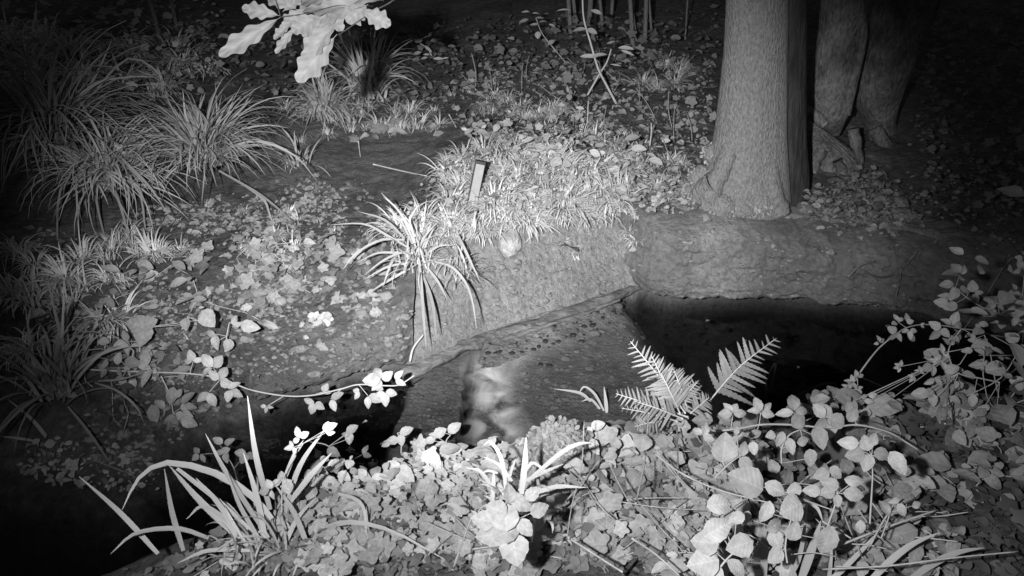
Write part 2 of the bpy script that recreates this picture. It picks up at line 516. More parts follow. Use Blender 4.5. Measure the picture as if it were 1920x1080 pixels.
# ================================================================== THE GROUND
xs = axis([(-24, -8, .8), (-8, -4, .2), (-4, -2.4, .05), (-2.4, -.4, .022), (-.4, .9, .0058), (.9, 2.6, .02), (2.6, 4.5, .18), (4.5, 8, .25), (8, 24, .8)])
ys = axis([(-3, .6, .3), (.6, 2.9, .035), (2.9, 3.7, .018), (3.7, 4.75, .0058), (4.75, 6.5, .022), (6.5, 9, .06), (9, 14, .25), (14, 30, .9)])
gme, X, Y, Zg = grid_mesh('ground', xs, ys, height)
s_ = Y - yfar(X)
silt = sstep(-.62, -.5, X) * (1 - .35 * sstep(.9, 1.3, X)) * (1 - sstep(2.1, 2.9, X)) * sstep(-.5, -.05, s_) * (1 - sstep(.50, .62, s_ + .5 * fbm(X * 4, Y * 4, 61, 3)))
silt = np.maximum(silt, .45 * np.exp(-(((X + 1.1) / .75) ** 2 + ((Y - 5.8) / .6) ** 2) ** 2))
silt = np.maximum(silt, .25 * sstep(-1.3, -1.0, X) * (1 - sstep(-.55, -.5, X)) * sstep(0, .05, s_) * (1 - sstep(.3, .45, s_)))
bedA = sstep(-.24, -.17, X) * (1 - sstep(-.30, .25, X - np.interp(Y, [3.0, 3.9, 4.7], [.95, .86, .66]))) * sstep(2.9, 3.1, Y) * (s_ < 0)  # pale bed colour fades softly at right, imitating a shadow's edge
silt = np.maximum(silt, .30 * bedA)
silt = np.maximum(silt, .2 * sstep(-.62, -.52, X) * (1 - sstep(-.25, -.21, X)) * (s_ < 0))
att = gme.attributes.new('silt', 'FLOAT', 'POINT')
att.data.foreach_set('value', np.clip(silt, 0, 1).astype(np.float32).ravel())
M['ground'] = ground_mat()
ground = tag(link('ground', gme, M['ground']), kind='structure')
BV = BVHTree.FromPolygons([tuple(v.co) for v in gme.vertices], [tuple(p.vertices) for p in gme.polygons])

def G(px, py, lift=0.0):
    d = ray(px, py).normalized()
    hit = BV.ray_cast(CAM, d)[0]
    if hit is None: return Z(px, py, 0.2)
    if lift: hit = hit - d * (lift / max(.25, -d.z))
    return hit
def gz(x, y):
    hit = BV.ray_cast(Vector((x, y, 8)), Vector((0, 0, -1)))[0]
    return hit.z if hit else 0.0
def depth_of(p): return (p - CAM).dot(FW)
def mpp(p): return depth_of(p) / FPX        # metres per photograph pixel at p

# the overhanging faces of the cut bank: a crumbling lip above the dark pool, and the mossy mound left of the bare bank
def cut_bank(name, x0, x1, prof, n, silt_v, seed, zlow):
    xs_ = np.linspace(x0, x1, n); V_ = []; m_ = len(prof); sub = 9
    pr = catmull([(a, b, 0) for a, b in prof], sub * (m_ - 1)); K = len(pr)
    for x in xs_:
        yy = float(yfar(np.array([x]))[0]); top = gz(x, yy + prof[0][0]) - .015
        e = sstep(0, .30 if x0 > 0 else .06, x - x0) * sstep(0, .06, x1 - x)
        for j, p in enumerate(pr):
            zz = zlow + (top - zlow) * p.y
            o_ = .075 * float(fbm(x * 5, zz * 9, seed, 3)) + .075 * float(fbm(x * 16, zz * 34, seed + 4, 3)) + .04 * float(fbm(x * 48, zz * 48, seed + 9, 2))
            edge = .05 * float(fbm(x * 7, j * .12, seed + 20, 3))
            V_.append((x + .02 * float(fbm(zz * 20, x * 9, seed + 2, 2)), yy + p.x - (o_ if 0 < j else 0) + (1 - e) * (.34 if x0 > 0 else .08), zz + edge * (1 - abs(2 * j / K - 1.2))))
    F_ = [(i * K + j, i * K + j + 1, (i + 1) * K + j + 1, (i + 1) * K + j) for i in range(n - 1) for j in range(K - 1)]
    me = mesh_from(name, V_, F_)
    me.attributes.new('silt', 'FLOAT', 'POINT').data.foreach_set('value', np.array([silt_v + .4 * math.exp(-((v_[0] - 1.2) / .16) ** 2) for v_ in V_], np.float32))
    return tag(link(name, me, M['ground']), kind='structure')
CB = [cut_bank('cut_bank', .52, 2.75, [(.44, 1.0), (.30, .99), (.16, .97), (.06, .90), (.0, .74), (-.04, .5), (-.05, .3), (-.075, .08), (-.04, -.06), (.10, -.10)], 230, .55, 7, WZ + .085),
      cut_bank('cut_bank', -1.25, -.50, [(.42, 1.0), (.26, .95), (.10, .82), (.0, .6), (-.05, .3), (-.05, .05), (.0, -.10), (.14, -.14)], 160, .40, 57, WZ + .07)]
av = []; af = []
for me_ in [gme] + [c_.data for c_ in CB]:
    b_ = len(av); av += [tuple(v.co) for v in me_.vertices]; af += [tuple(i + b_ for i in p.vertices) for p in me_.polygons]
BV = BVHTree.FromPolygons(av, af)
del av, af

# water: a closed body with a rippled top; it swallows light with depth
def water_mat():
    m = bpy.data.materials.new('stream_water'); m.use_nodes = True; nt = m.node_tree; L = nt.links.new
    nt.nodes.remove(nt.nodes['Principled BSDF'])
    tr = N(nt, 'ShaderNodeBsdfTransparent'); gl = N(nt, 'ShaderNodeBsdfGlossy', Roughness=.06)
    tc = N(nt, 'ShaderNodeTexCoord'); nz = N(nt, 'ShaderNodeTexNoise', Scale=9.0, Detail=3.0); L(tc.outputs['Object'], nz.inputs['Vector'])
    bp = N(nt, 'ShaderNodeBump', Strength=.12, Distance=.03); L(nz.outputs['Fac'], bp.inputs['Height']); L(bp.outputs[0], gl.inputs['Normal'])
    fr = N(nt, 'ShaderNodeFresnel', IOR=1.33); L(bp.outputs[0], fr.inputs['Normal'])
    ge = N(nt, 'ShaderNodeNewGeometry'); fb = N(nt, 'ShaderNodeMath', operation='SUBTRACT', use_clamp=True); L(fr.outputs[0], fb.inputs[0]); L(ge.outputs['Backfacing'], fb.inputs[1])   # light leaving the water bends out, it is not mirrored back
    mx = N(nt, 'ShaderNodeMixShader'); L(fb.outputs[0], mx.inputs[0]); L(tr.outputs[0], mx.inputs[1]); L(gl.outputs[0], mx.inputs[2])
    L(mx.outputs[0], nt.nodes['Material Output'].inputs['Surface'])
    va = N(nt, 'ShaderNodeVolumeAbsorption', Density=6.0); va.inputs['Color'].default_value = (.35, .35, .35, 1)
    L(va.outputs[0], nt.nodes['Material Output'].inputs['Volume'])
    return m
wx0, wx1, wy0, wy1, wb = -12, 12, 1.2, 5.2, -1.4
wm = MB(); wm.add([(wx0, wy0, WZ), (wx1, wy0, WZ), (wx1, wy1, WZ), (wx0, wy1, WZ), (wx0, wy0, wb), (wx1, wy0, wb), (wx1, wy1, wb), (wx0, wy1, wb)],
                  [(0, 1, 2, 3), (7, 6, 5, 4), (4, 5, 1, 0), (5, 6, 2, 1), (6, 7, 3, 2), (7, 4, 0, 3)])
wo = wm.build('stream_water', water_mat()); tag(wo, kind='structure')
wo.data.polygons.foreach_set('use_smooth', [False] * 6)

# milky run of broken water over the shallow bed
def foam_mat():
    m = bpy.data.materials.new('milky_water'); m.use_nodes = True; nt = m.node_tree; L = nt.links.new
    b = nt.nodes['Principled BSDF']; b.inputs['Base Color'].default_value = (.7, .7, .7, 1); b.inputs['Roughness'].default_value = .35
    tc = N(nt, 'ShaderNodeTexCoord'); mp = N(nt, 'ShaderNodeMapping'); mp.inputs['Scale'].default_value = (1.9, 1.3, 1); L(tc.outputs['Object'], mp.inputs[0])
    nz = N(nt, 'ShaderNodeTexNoise', Scale=5.0, Detail=4.0, Roughness=.5, Distortion=.5); L(mp.outputs[0], nz.inputs['Vector'])
    at = N(nt, 'ShaderNodeAttribute', attribute_name='froth')
    r = ramp(nt, nz.outputs['Fac'], [(.34, 0.0), (.62, 1.0)])
    mu = N(nt, 'ShaderNodeMath', operation='MULTIPLY'); L(r, mu.inputs[0]); L(at.outputs['Fac'], mu.inputs[1])
    L(mu.outputs[0], b.inputs['Alpha'])
    return m
fx = np.linspace(-.27, .45, 60); fy = np.linspace(3.05, 4.1, 80)
fme, FXg, FYg, FZg = grid_mesh('milky_water', fx, fy, lambda x, y: WZ + .006 + .010 * fbm(x * 6, y * 9, 3, 3) + .003)
cx = np.interp(FYg, [3.0, 3.4, 3.8, 3.95, 4.1], [-.03, -.07, -.12, -.06, .1])
wid = np.interp(FYg, [3.0, 3.3, 3.7, 3.95, 4.1], [.14, .11, .085, .12, .10])
fr_ = np.exp(-((FXg - cx) / wid) ** 2) * sstep(3.08, 3.3, FYg) * (1 - sstep(3.9, 4.05, FYg)) * .8
fme.attributes.new('froth', 'FLOAT', 'POINT').data.foreach_set('value', fr_.astype(np.float32).ravel())
tag(link('milky_water', fme, foam_mat()), kind='stuff')

# ================================================================== TREES
def trunk_mesh(path, radii, nseg=150, rings=150, ridge=.024, seed=0, squash=1.0, lobes=None):
    c = catmull(path, rings)
    rr = np.interp(np.linspace(0, 1, rings + 1), np.linspace(0, 1, len(radii)), radii)
    an = np.linspace(0, 2 * np.pi, nseg, endpoint=False)
    V_ = []
    for i, p in enumerate(c):
        u = i / rings * len(path)
        zz = p.z
        n1 = np.abs(fbm(np.cos(an) * 5 + 9, np.sin(an) * 5 + zz * 1.0, seed, 3)) * 2
        n2 = fbm(np.cos(an) * 22 + zz * .6, np.sin(an) * 22 + zz * 4.0, seed + 5, 4)
        n3 = fbm(np.cos(an) * 1.6 + 4, np.sin(an) * 1.6 + zz * .9, seed + 8, 2)
        r = rr[i] * (1 - ridge * n1 + ridge * 1.2 * n2 + .05 * n3)
        if lobes is not None: r = r * lobes(an, i / rings)
        for a, q in zip(an, r): V_.append((p.x + math.cos(a) * q, p.y + math.sin(a) * q * squash, p.z))
    F_ = []
    for i in range(rings):
        for k in range(nseg):
            k2 = (k + 1) % nseg
            F_.append((i * nseg + k, i * nseg + k2, (i + 1) * nseg + k2, (i + 1) * nseg + k))
    F_.append(tuple(range(rings * nseg, (rings + 1) * nseg)))
    return V_, F_

def grow(name, parent, mat, *a, **k):
    m = MB(); m.add(*trunk_mesh(*a, **k)); return m.build(name, mat, parent)

TY = 4.92
tr1 = thing('alder_tree', V(1395, 440, TY), 'big pale ridged tree trunk with flared foot at the edge of the cut bank', 'tree')
mx_ = lambda px: px * TY / 1.0
def wpx(px, py, y): return px * mpp(V(px, py, y))
mm = mpp(V(1400, 250, TY))
grow('trunk', tr1, M['bark'],
     [V(1390, 492, TY), V(1392, 455, TY), V(1394, 400, TY), V(1398, 340, TY), V(1407, 250, TY), V(1416, 100, TY), V(1419, 0, TY), V(1421, -120, TY), V(1424, -330, TY)],
     [102 * mm, 98 * mm, 92 * mm, 84 * mm, 68 * mm, 57 * mm, 54 * mm, 51 * mm, 50 * mm], seed=2, squash=.8,
     lobes=lambda a, t: 1 + (.22 * max(0, 1 - t * 3.2)) * np.cos(3 * a + 1.0) * .8)
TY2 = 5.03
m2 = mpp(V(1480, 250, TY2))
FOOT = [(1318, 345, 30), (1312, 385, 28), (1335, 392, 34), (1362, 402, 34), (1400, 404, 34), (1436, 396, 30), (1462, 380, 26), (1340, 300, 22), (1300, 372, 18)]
dk = grow('trunk', tr1, M['shade_twig_bark'],  # added stem whose dark bark paints the shaded right side of the trunk
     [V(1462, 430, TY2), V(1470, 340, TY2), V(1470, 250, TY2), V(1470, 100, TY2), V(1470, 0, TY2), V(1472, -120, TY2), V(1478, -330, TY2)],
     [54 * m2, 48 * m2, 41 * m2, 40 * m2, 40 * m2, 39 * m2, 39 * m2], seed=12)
def ridge_root(pts, r0, r1, seed):
    m = MB(); lump_strip(m, pts, r0, r1, seed, 18, 50, .9, .45); m.build('root', M['bark'], tr1)
ROOTS = [([V(1384, 230, 4.88), V(1360, 300, 4.80), V(1338, 352, 4.80), V(1322, 400, 4.82)], .04, .08, 3), ([V(1400, 280, 4.82), V(1385, 340, 4.80), V(1372, 405, 4.78)], .05, .085, 5),
         ([V(1440, 290, 4.82), V(1448, 350, 4.76), V(1462, 400, 4.74)], .045, .07, 7), ([V(1340, 340, 4.8), V(1318, 355, 4.84), V(1302, 385, 4.9)], .07, .05, 9)]
RY = 5.9
tr2 = thing('coppiced_tree', V(1600, 350, RY), 'dim forked tree with two leaning stems and hollow foot behind the big trunk', 'tree')
m3 = mpp(V(1570, 100, RY))
grow('trunk', tr2, M['rear_bark'], [V(1562, 252, RY), V(1556, 215, RY), V(1560, 165, RY), V(1574, 90, RY), V(1583, 0, RY), V(1590, -160, RY)],
     [12 * m3, 34 * m3, 46 * m3, 43 * m3, 41 * m3, 40 * m3], seed=22, rings=60)
grow('trunk', tr2, M['rear_bark'], [V(1662, 270, RY + .2), V(1648, 225, RY + .2), V(1645, 180, RY + .2), V(1668, 100, RY + .2), V(1702, 0, RY + .2), V(1760, -160, RY + .2)],
     [22 * m3, 34 * m3, 46 * m3, 54 * m3, 57 * m3, 58 * m3], seed=32, rings=60)
m = MB(); tube(m, [V(1585, 215, RY - .15), V(1600, 150, RY - .12), V(1617, 70, RY - .1), V(1612, 10, RY - .1), V(1600, -100, RY)], 10 * m3, 8 * m3, 9, 24); m.build('climbing_stem', M['rear_bark'], tr2)
grow('stump_base', tr2, M['rear_bark'], [V(1560, 400, RY - .3), V(1562, 345, RY - .3), V(1556, 290, RY - .3), V(1532, 250, RY - .25), V(1518, 228, RY - .2)],
     [78 * m3, 66 * m3, 52 * m3, 22 * m3, 4 * m3], seed=42, rings=40, ridge=.12)
for pts, r0, r1 in [([V(1640, 250, RY + .1), V(1650, 310, RY), V(1665, 370, RY - .2), V(1700, 440, RY - .6)], .05, .012),
                    ([V(1545, 230, RY - .1), V(1520, 212, RY - .1), V(1500, 200, RY)], .045, .03)]:
    m = MB(); tube(m, pts, r0, r1, 8, 14); m.build('root', M['rear_bark'], tr2)

# thin saplings at the top of the view
sap = [(1072, 45, 1060, -60, 8.6, .035), (1082, 50, 1081, -60, 8.9, .03), (1104, 52, 1100, -60, 9.2, .045), (1132, 48, 1133, -60, 9.0, .03), (1145, 52, 1150, -60, 9.1, .03),
       (1190, 44, 1168, -60, 8.4, .035), (1196, 42, 1186, -60, 8.6, .03), (1212, 40, 1205, -60, 8.5, .035), (1226, 44, 1236, -60, 8.7, .02), (1288, 40, 1292, -40, 8.8, .015), (300, 60, 290, -60, 8.6, .035), (330, 40, 345, -60, 9, .03)]
for i, (a, b, c, d, yy, r) in enumerate(sap):
    p0 = V(a, b, yy); p0.z = gz(p0.x, p0.y) - .05
    t_ = thing('sapling', p0, 'pair of thin dark sapling stems behind the large sedge at the dim upper left' if i > 9 else ('pale speckled sapling stem in the clump beyond the grassy bank' if 5 <= i <= 8 else 'thin dim sapling stem standing beyond the grassy bank'), 'sapling', 'saplings beyond the bank')
    if i > 9: t_['label'] = 'thin dark sapling stem behind the large dim sedge'
    top = V(c, d, yy); top.z = max(top.z, p0.z + 1.8)
    m = MB(); tube(m, [p0, p0.lerp(top, .5) + Vector((R.uniform(-.12, .12), 0, 0)), top], r * .62, r * .45, 7, 10); m.build('trunk', M['bark'], t_)

# ================================================================== ledge, post, stones
def lump_strip(mb, pts, r0, r1, seed, sides=12, n=60, sq=.6, amp=.9):
    c = catmull(pts, n); V_ = []; F_ = []
    for i, p in enumerate(c):
        tg = (c[min(i + 1, n)] - c[max(i - 1, 0)]).normalized(); a = tg.cross(Vector((0, 0, 1))).normalized(); b = a.cross(tg)
        for k in range(sides):
            an = 2 * math.pi * k / sides
            r = (r0 + (r1 - r0) * i / n) * (1 + amp * float(fbm(i * 13.2 / n + math.cos(an), math.sin(an) * 1.2 + i * 17.8 / n, seed, 5)))
            V_.append(p + a * (r * math.cos(an)) + b * (r * sq * math.sin(an)))
    for i in range(n):
        for k in range(sides): F_.append((i * sides + k, i * sides + (k + 1) % sides, (i + 1) * sides + (k + 1) % sides, (i + 1) * sides + k))
    F_ += [tuple(range(sides)), tuple(range(n * sides, (n + 1) * sides))]
    mb.add(V_, F_)
for a_ in ROOTS: ridge_root(*a_)
led = thing('sunken_board', G(980, 610), 'long mud-caked timber edging sunk along the foot of the bare bank', 'timber')
m = MB(); lump_strip(m, [Z(752, 712, WZ - .02), Z(830, 668, WZ + .01), Z(900, 638, WZ + .02), Z(1000, 608, WZ + .04), Z(1100, 574, WZ + .05), Z(1180, 546, WZ + .03), Z(1215, 531, WZ - .03)], .046, .026, 5, sides=20, n=160, sq=.75, amp=1.5); m.build('board', M['ledge'], led)
m = MB(); lump_strip(m, [Z(905, 646, WZ + .03), Z(1000, 618, WZ + .05), Z(1100, 586, WZ + .06), Z(1160, 562, WZ + .07)], .018, .014, 15, sides=12, n=120, amp=1.6); m.build('batten', M['ledge'], led)

# marker post
pp = G(884, 392); d = depth_of(pp); q = mpp(pp)
top = V(902, 303, pp.y + .03)
po = thing('marker_post', pp, 'pale flat marker post with dark cap leaning in the grass', 'post')
ax = (top - pp).normalized(); sd = Vector((1, 0, 0)); sd = (sd - ax * sd.dot(ax)).normalized(); fw = ax.cross(sd)
def slab(name, c0, c1, hw, hd, mat, off=(0, 0)):
    m = MB(); V_ = []
    for c in (c0, c1):
        for a, b in ((-1, -1), (1, -1), (1, 1), (-1, 1)): V_.append(c + sd * (a * hw + off[0]) + fw * (b * hd + off[1]))
    m.add(V_, [(0, 1, 2, 3), (7, 6, 5, 4), (0, 4, 5, 1), (1, 5, 6, 2), (2, 6, 7, 3), (3, 7, 4, 0)])
    o = m.build(name, mat, po); o.data.polygons.foreach_set('use_smooth', [False] * 6)
    bv = o.modifiers.new('edge', 'BEVEL'); bv.width = .002; bv.segments = 2
    return o
L_ = (top - pp).length; hw = 8.2 * q
slab('post_face', pp - ax * .1, pp + ax * (L_ - .014), hw, .012, M['post'])
slab('side_strip', pp - ax * .1, pp + ax * (L_ - .014), .004, .016, M['post_edge'], (-hw - .0045, 0))
slab('cap', pp + ax * (L_ - .0135), pp + ax * (L_ + .004), hw + .006, .018, M['post_edge'], (-.003, 0))

def blob(mb, c, rx, ry, rz, seed, rough=.35, nu=26, nv=16, freq=2.2):
    V_ = []; F_ = []
    for j in range(nv + 1):
        th = math.pi * j / nv
        for i in range(nu):
            ph = 2 * math.pi * i / nu
            x, y, z = math.sin(th) * math.cos(ph), math.sin(th) * math.sin(ph), math.cos(th)
            k = 1 + rough * float(fbm(x * freq + z * 1.7 + 5, y * freq - z * 1.3 + 5, seed, 4))
            V_.append((c[0] + rx * x * k, c[1] + ry * y * k, c[2] + rz * z * k))
    for j in range(nv):
        for i in range(nu): F_.append((j * nu + i, (j + 1) * nu + i, (j + 1) * nu + (i + 1) % nu, j * nu + (i + 1) % nu))
    mb.add(V_, F_)

for px, py, wpx_, mat, lab, nm in [(482, 551, 34, 'stone', 'round dark stone half sunk in the leaf litter of the bank', 'stone'),
                              (525, 568, 25, 'post', 'small pale round stone among fallen leaves beside the dark stone', 'stone'),
                              (955, 462, 44, 'moss', 'pale mossy lump hanging over the top of the bare bank', 'mossy_lump')]:
    c = G(px, py); r = wpx_ * .5 * mpp(c)
    t_ = MB(); blob(t_, (0, 0, 0), r, r, r * (1.3 if nm == 'mossy_lump' else .8), px, .5)
    o = t_.build(nm, M[mat]); o.location = c + Vector((0, 0, r * .2)); tag(o, lab, 'stone')

# mossy mounds on the near bank with a fur of tiny leaves
def mound(px, py, wp, hp, lab, lift, seed):
    c = P(px, py, depth_of(G(px, py)) - .02 + lift); k = mpp(c)
    t_ = thing('mossy_mound', c, lab, 'mossy stone')
    m = MB(); blob(m, c, wp * .5 * k, wp * .42 * k, hp * .5 * k, seed, .45, 40, 26, 3.0); m.build('stone', M['moss'], t_)
    m = MB(); r = random.Random(seed)
    for i in range(620):
        th = r.uniform(0, 2 * math.pi); cz = r.uniform(-.3, 1); sr = math.sqrt(1 - cz * cz)
        dv = Vector((sr * math.cos(th), sr * math.sin(th), cz)); kk = 1 + .45 * float(fbm(dv.x * 3 + dv.z * 1.7 + 5, dv.y * 3 - dv.z * 1.3 + 5, seed, 4))
        p = c + Vector((dv.x * wp * .5 * k, dv.y * wp * .42 * k, dv.z * hp * .5 * k)) * (kk * .99)
        yd = dv + Vector((r.uniform(-1, 1), r.uniform(-1, 1), r.uniform(-1, .6)))
        s = r.uniform(.008, .02)
        m.add(*xform('oval%d' % r.randrange(3), frame(p, yd, dv + Vector((0, -.3, .3)), s)))
    o = m.build('moss', M['fern'], t_); o['kind'] = 'stuff'
mound(1045, 838, 110, 95, 'pale moss covered mound overhanging the stream beside the white sedge', -.14, 4)
mound(1318, 772, 92, 66, 'rounded moss covered hump below the fern fronds', -.10, 9)

r = random.Random(8)
m = MB(); mo = MB()
for px, py, wp in FOOT:
    c = V(px, py, TY - (.10 if px < 1345 or px > 1455 else .26)); k = mpp(c); blob(mo, c + Vector((0, .10, 0)), wp * .8 * k, wp * .7 * k, wp * .8 * k, px, .5, 16, 10, 3)
    for i in range(110):
        dv = Vector((r.gauss(0, 1), r.gauss(-.6, .7), r.gauss(.2, .8))).normalized()
        p = c + Vector((0, .10, 0)) + dv * wp * .78 * k
        m.add(*xform('oval%d' % r.randrange(3), frame(p, dv + Vector((r.uniform(-1, 1), 0, r.uniform(-1, .6))), dv + Vector((0, -.3, .3)), r.uniform(.008, .022))))
o = mo.build('root_swelling', M['bark'], tr1); o['kind'] = 'stuff'
o = m.build('moss', M['dead'], tr1); o['kind'] = 'stuff'

# ================================================================== SEDGES
def sedge(px, py, label, n, lpx, wpx_, seed, spec=(), mat='sedge', up=0, down=True, group=None, az=None, lift=0.03, extra=0, name='sedge_clump', kinds=None):
    """clump of arching blades; the biggest are parts of their own, the fine rest one part"""
    r = random.Random(seed)
    c = G(px, py, lift); k = mpp(c)
    t_ = thing(name, c, label, 'sedge', group)
    for pts, dz, wd in spec:                # blades followed one by one: pixels + how far they come towards the camera
        q_ = []
        for i, (a, b) in enumerate(pts):
            u = i / (len(pts) - 1)
            q_.append(P(a, b, depth_of(c) - dz * u))
        m = MB(); ribbon(m, q_, wd * k * (.55 if py < 400 or px < 150 else .8 if py < 600 else 1), 10); m.build('blade', M[mat], t_)
    lean = r.uniform(0, 6.283)
    def one(i):
        a = r.uniform(*az) if az else (r.uniform(0, 2 * math.pi) if r.random() < .6 else r.gauss(lean, .8))
        L = lpx * k * r.choice([r.uniform(.25, .6), r.uniform(.55, .95), r.uniform(.8, 1.2)])
        key = 'blade%d' % (r.choice(kinds) if kinds else r.randrange(10))
        b = Vector((math.cos(a), math.sin(a), 0))
        p = c + b * r.uniform(0, .05) + Vector((r.gauss(0, .04), r.gauss(0, .04), r.uniform(-.08, 0)))
        return key, frame(p, b + Vector((0, 0, r.gauss(0, .15))), (r.gauss(0, .25), r.gauss(0, .25), 1), wpx_ * k * r.uniform(.7, 1.25), L, L)
    for i in range(n):
        key, mt = one(i); put('blade', key, mat, mt, t_)
    if extra:
        m = MB()
        for i in range(extra):
            key, mt = one(i); m.add(*xform(key, mt))
        o = m.build('fine_blades', M[mat], t_); o['kind'] = 'stuff'
    return t_

def sc(pts, ox, oy, s): return [(ox + a / s, oy + b / s) for a, b in pts]
A5 = lambda *p: sc(p, 620, 340, 3.175)
sedge(785, 482, 'pale sedge tussock whose long blades hang over the bare bank', 30, 90, 3.2, 1, [
    (A5((510, 400), (420, 200), (300, 68)), .02, 5), (A5((505, 330), (400, 170), (310, 90)), .0, 5), (A5((480, 360), (420, 240), (345, 155)), .05, 5),
    (A5((440, 340), (320, 230), (165, 180)), .05, 6), (A5((470, 400), (340, 325), (200, 255), (0, 258)), .05, 6), (A5((440, 350), (300, 350), (150, 430), (70, 530)), .15, 6),
    (A5((470, 430), (370, 425), (270, 430), (165, 480)), .12, 6), (A5((470, 415), (390, 435), (300, 480), (200, 560)), .15, 6), (A5((470, 485), (340, 510), (205, 580)), .2, 6),
    (A5((470, 520), (330, 600), (225, 665)), .22, 6), (A5((400, 440), (370, 470), (340, 540), (310, 630)), .22, 6), (A5((528, 480), (545, 700), (568, 1000)), .42, 7.5),
    (A5((550, 560), (605, 720), (628, 925)), .40, 7), (A5((580, 520), (640, 600), (693, 705)), .25, 6), (A5((620, 480), (720, 510), (800, 600), (845, 720), (868, 880)), .40, 6),
    (A5((752, 310), (810, 430), (890, 600)), .15, 6.5), (A5((590, 420), (650, 385), (740, 380)), .05, 5), (A5((500, 350), (470, 240), (490, 190), (530, 130)), .0, 5),
    (A5((505, 400), (480, 270), (430, 190)), .02, 5), (A5((520, 420), (560, 330), (640, 240)), .02, 5)], extra=60, az=None)
sedge(858, 500, 'small pale sedge tuft on the bank lip beside the long hanging blades', 60, 60, 3.2, 2, extra=60)
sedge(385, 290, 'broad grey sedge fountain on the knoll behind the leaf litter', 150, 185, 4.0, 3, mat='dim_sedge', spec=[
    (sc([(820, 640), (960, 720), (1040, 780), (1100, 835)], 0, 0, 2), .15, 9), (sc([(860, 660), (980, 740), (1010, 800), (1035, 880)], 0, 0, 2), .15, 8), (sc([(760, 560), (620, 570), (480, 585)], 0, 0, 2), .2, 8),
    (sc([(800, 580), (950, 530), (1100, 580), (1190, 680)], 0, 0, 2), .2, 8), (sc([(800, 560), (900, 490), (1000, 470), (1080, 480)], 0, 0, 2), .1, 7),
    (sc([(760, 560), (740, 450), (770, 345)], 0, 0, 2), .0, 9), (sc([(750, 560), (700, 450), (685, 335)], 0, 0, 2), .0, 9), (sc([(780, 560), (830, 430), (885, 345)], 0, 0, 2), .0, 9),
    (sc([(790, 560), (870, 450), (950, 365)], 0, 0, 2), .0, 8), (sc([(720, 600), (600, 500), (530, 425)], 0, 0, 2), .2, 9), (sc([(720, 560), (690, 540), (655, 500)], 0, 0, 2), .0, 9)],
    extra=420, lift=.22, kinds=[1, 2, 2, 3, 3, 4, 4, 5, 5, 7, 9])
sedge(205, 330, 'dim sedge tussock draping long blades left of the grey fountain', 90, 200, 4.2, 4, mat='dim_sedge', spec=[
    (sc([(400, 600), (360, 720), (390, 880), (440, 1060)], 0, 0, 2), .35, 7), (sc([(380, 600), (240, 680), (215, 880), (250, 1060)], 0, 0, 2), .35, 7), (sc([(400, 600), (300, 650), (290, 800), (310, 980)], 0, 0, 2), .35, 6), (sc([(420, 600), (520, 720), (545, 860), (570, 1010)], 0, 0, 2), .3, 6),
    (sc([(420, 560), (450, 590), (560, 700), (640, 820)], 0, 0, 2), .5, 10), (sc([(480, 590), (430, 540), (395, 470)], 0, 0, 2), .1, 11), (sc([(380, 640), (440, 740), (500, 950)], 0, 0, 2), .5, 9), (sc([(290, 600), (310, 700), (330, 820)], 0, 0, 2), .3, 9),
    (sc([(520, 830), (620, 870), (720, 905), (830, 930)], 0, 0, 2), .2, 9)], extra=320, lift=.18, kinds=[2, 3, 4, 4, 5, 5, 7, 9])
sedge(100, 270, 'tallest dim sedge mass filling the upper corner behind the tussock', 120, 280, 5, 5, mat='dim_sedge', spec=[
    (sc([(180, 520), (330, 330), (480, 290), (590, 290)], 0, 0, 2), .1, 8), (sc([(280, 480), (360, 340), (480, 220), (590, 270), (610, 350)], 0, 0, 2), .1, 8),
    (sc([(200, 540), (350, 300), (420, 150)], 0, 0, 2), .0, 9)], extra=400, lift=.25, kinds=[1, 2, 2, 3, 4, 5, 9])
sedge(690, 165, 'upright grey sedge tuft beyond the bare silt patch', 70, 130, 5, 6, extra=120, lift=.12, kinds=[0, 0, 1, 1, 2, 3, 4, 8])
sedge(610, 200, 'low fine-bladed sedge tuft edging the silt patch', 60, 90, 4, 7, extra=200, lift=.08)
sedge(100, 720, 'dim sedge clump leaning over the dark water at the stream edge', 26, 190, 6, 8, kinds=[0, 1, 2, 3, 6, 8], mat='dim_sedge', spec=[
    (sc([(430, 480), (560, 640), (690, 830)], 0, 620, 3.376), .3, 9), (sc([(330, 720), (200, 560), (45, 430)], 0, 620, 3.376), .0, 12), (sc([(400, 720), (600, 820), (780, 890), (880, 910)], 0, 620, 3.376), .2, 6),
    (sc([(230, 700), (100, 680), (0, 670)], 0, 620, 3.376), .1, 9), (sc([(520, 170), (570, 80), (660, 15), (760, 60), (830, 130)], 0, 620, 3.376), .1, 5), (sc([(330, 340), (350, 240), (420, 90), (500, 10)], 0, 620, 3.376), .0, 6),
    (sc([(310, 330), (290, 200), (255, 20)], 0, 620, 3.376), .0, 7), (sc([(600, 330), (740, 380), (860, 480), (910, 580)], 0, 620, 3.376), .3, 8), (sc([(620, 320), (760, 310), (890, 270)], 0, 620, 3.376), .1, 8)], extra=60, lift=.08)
sedge(560, 300, 'short dry sedge tuft between the fountain and the silt patch', 20, 60, 4, 9, extra=30)
sedge(1350 // 1, 132, 'thin grass tuft on the dim slope left of the trunk', 1, 50, 4, 10, extra=50, name='sedge_clump') if False else None
A1 = lambda *p: sc(p, 0, 440, 1.6875)
B1 = lambda *p: sc(p, 560, 760, 3.375)
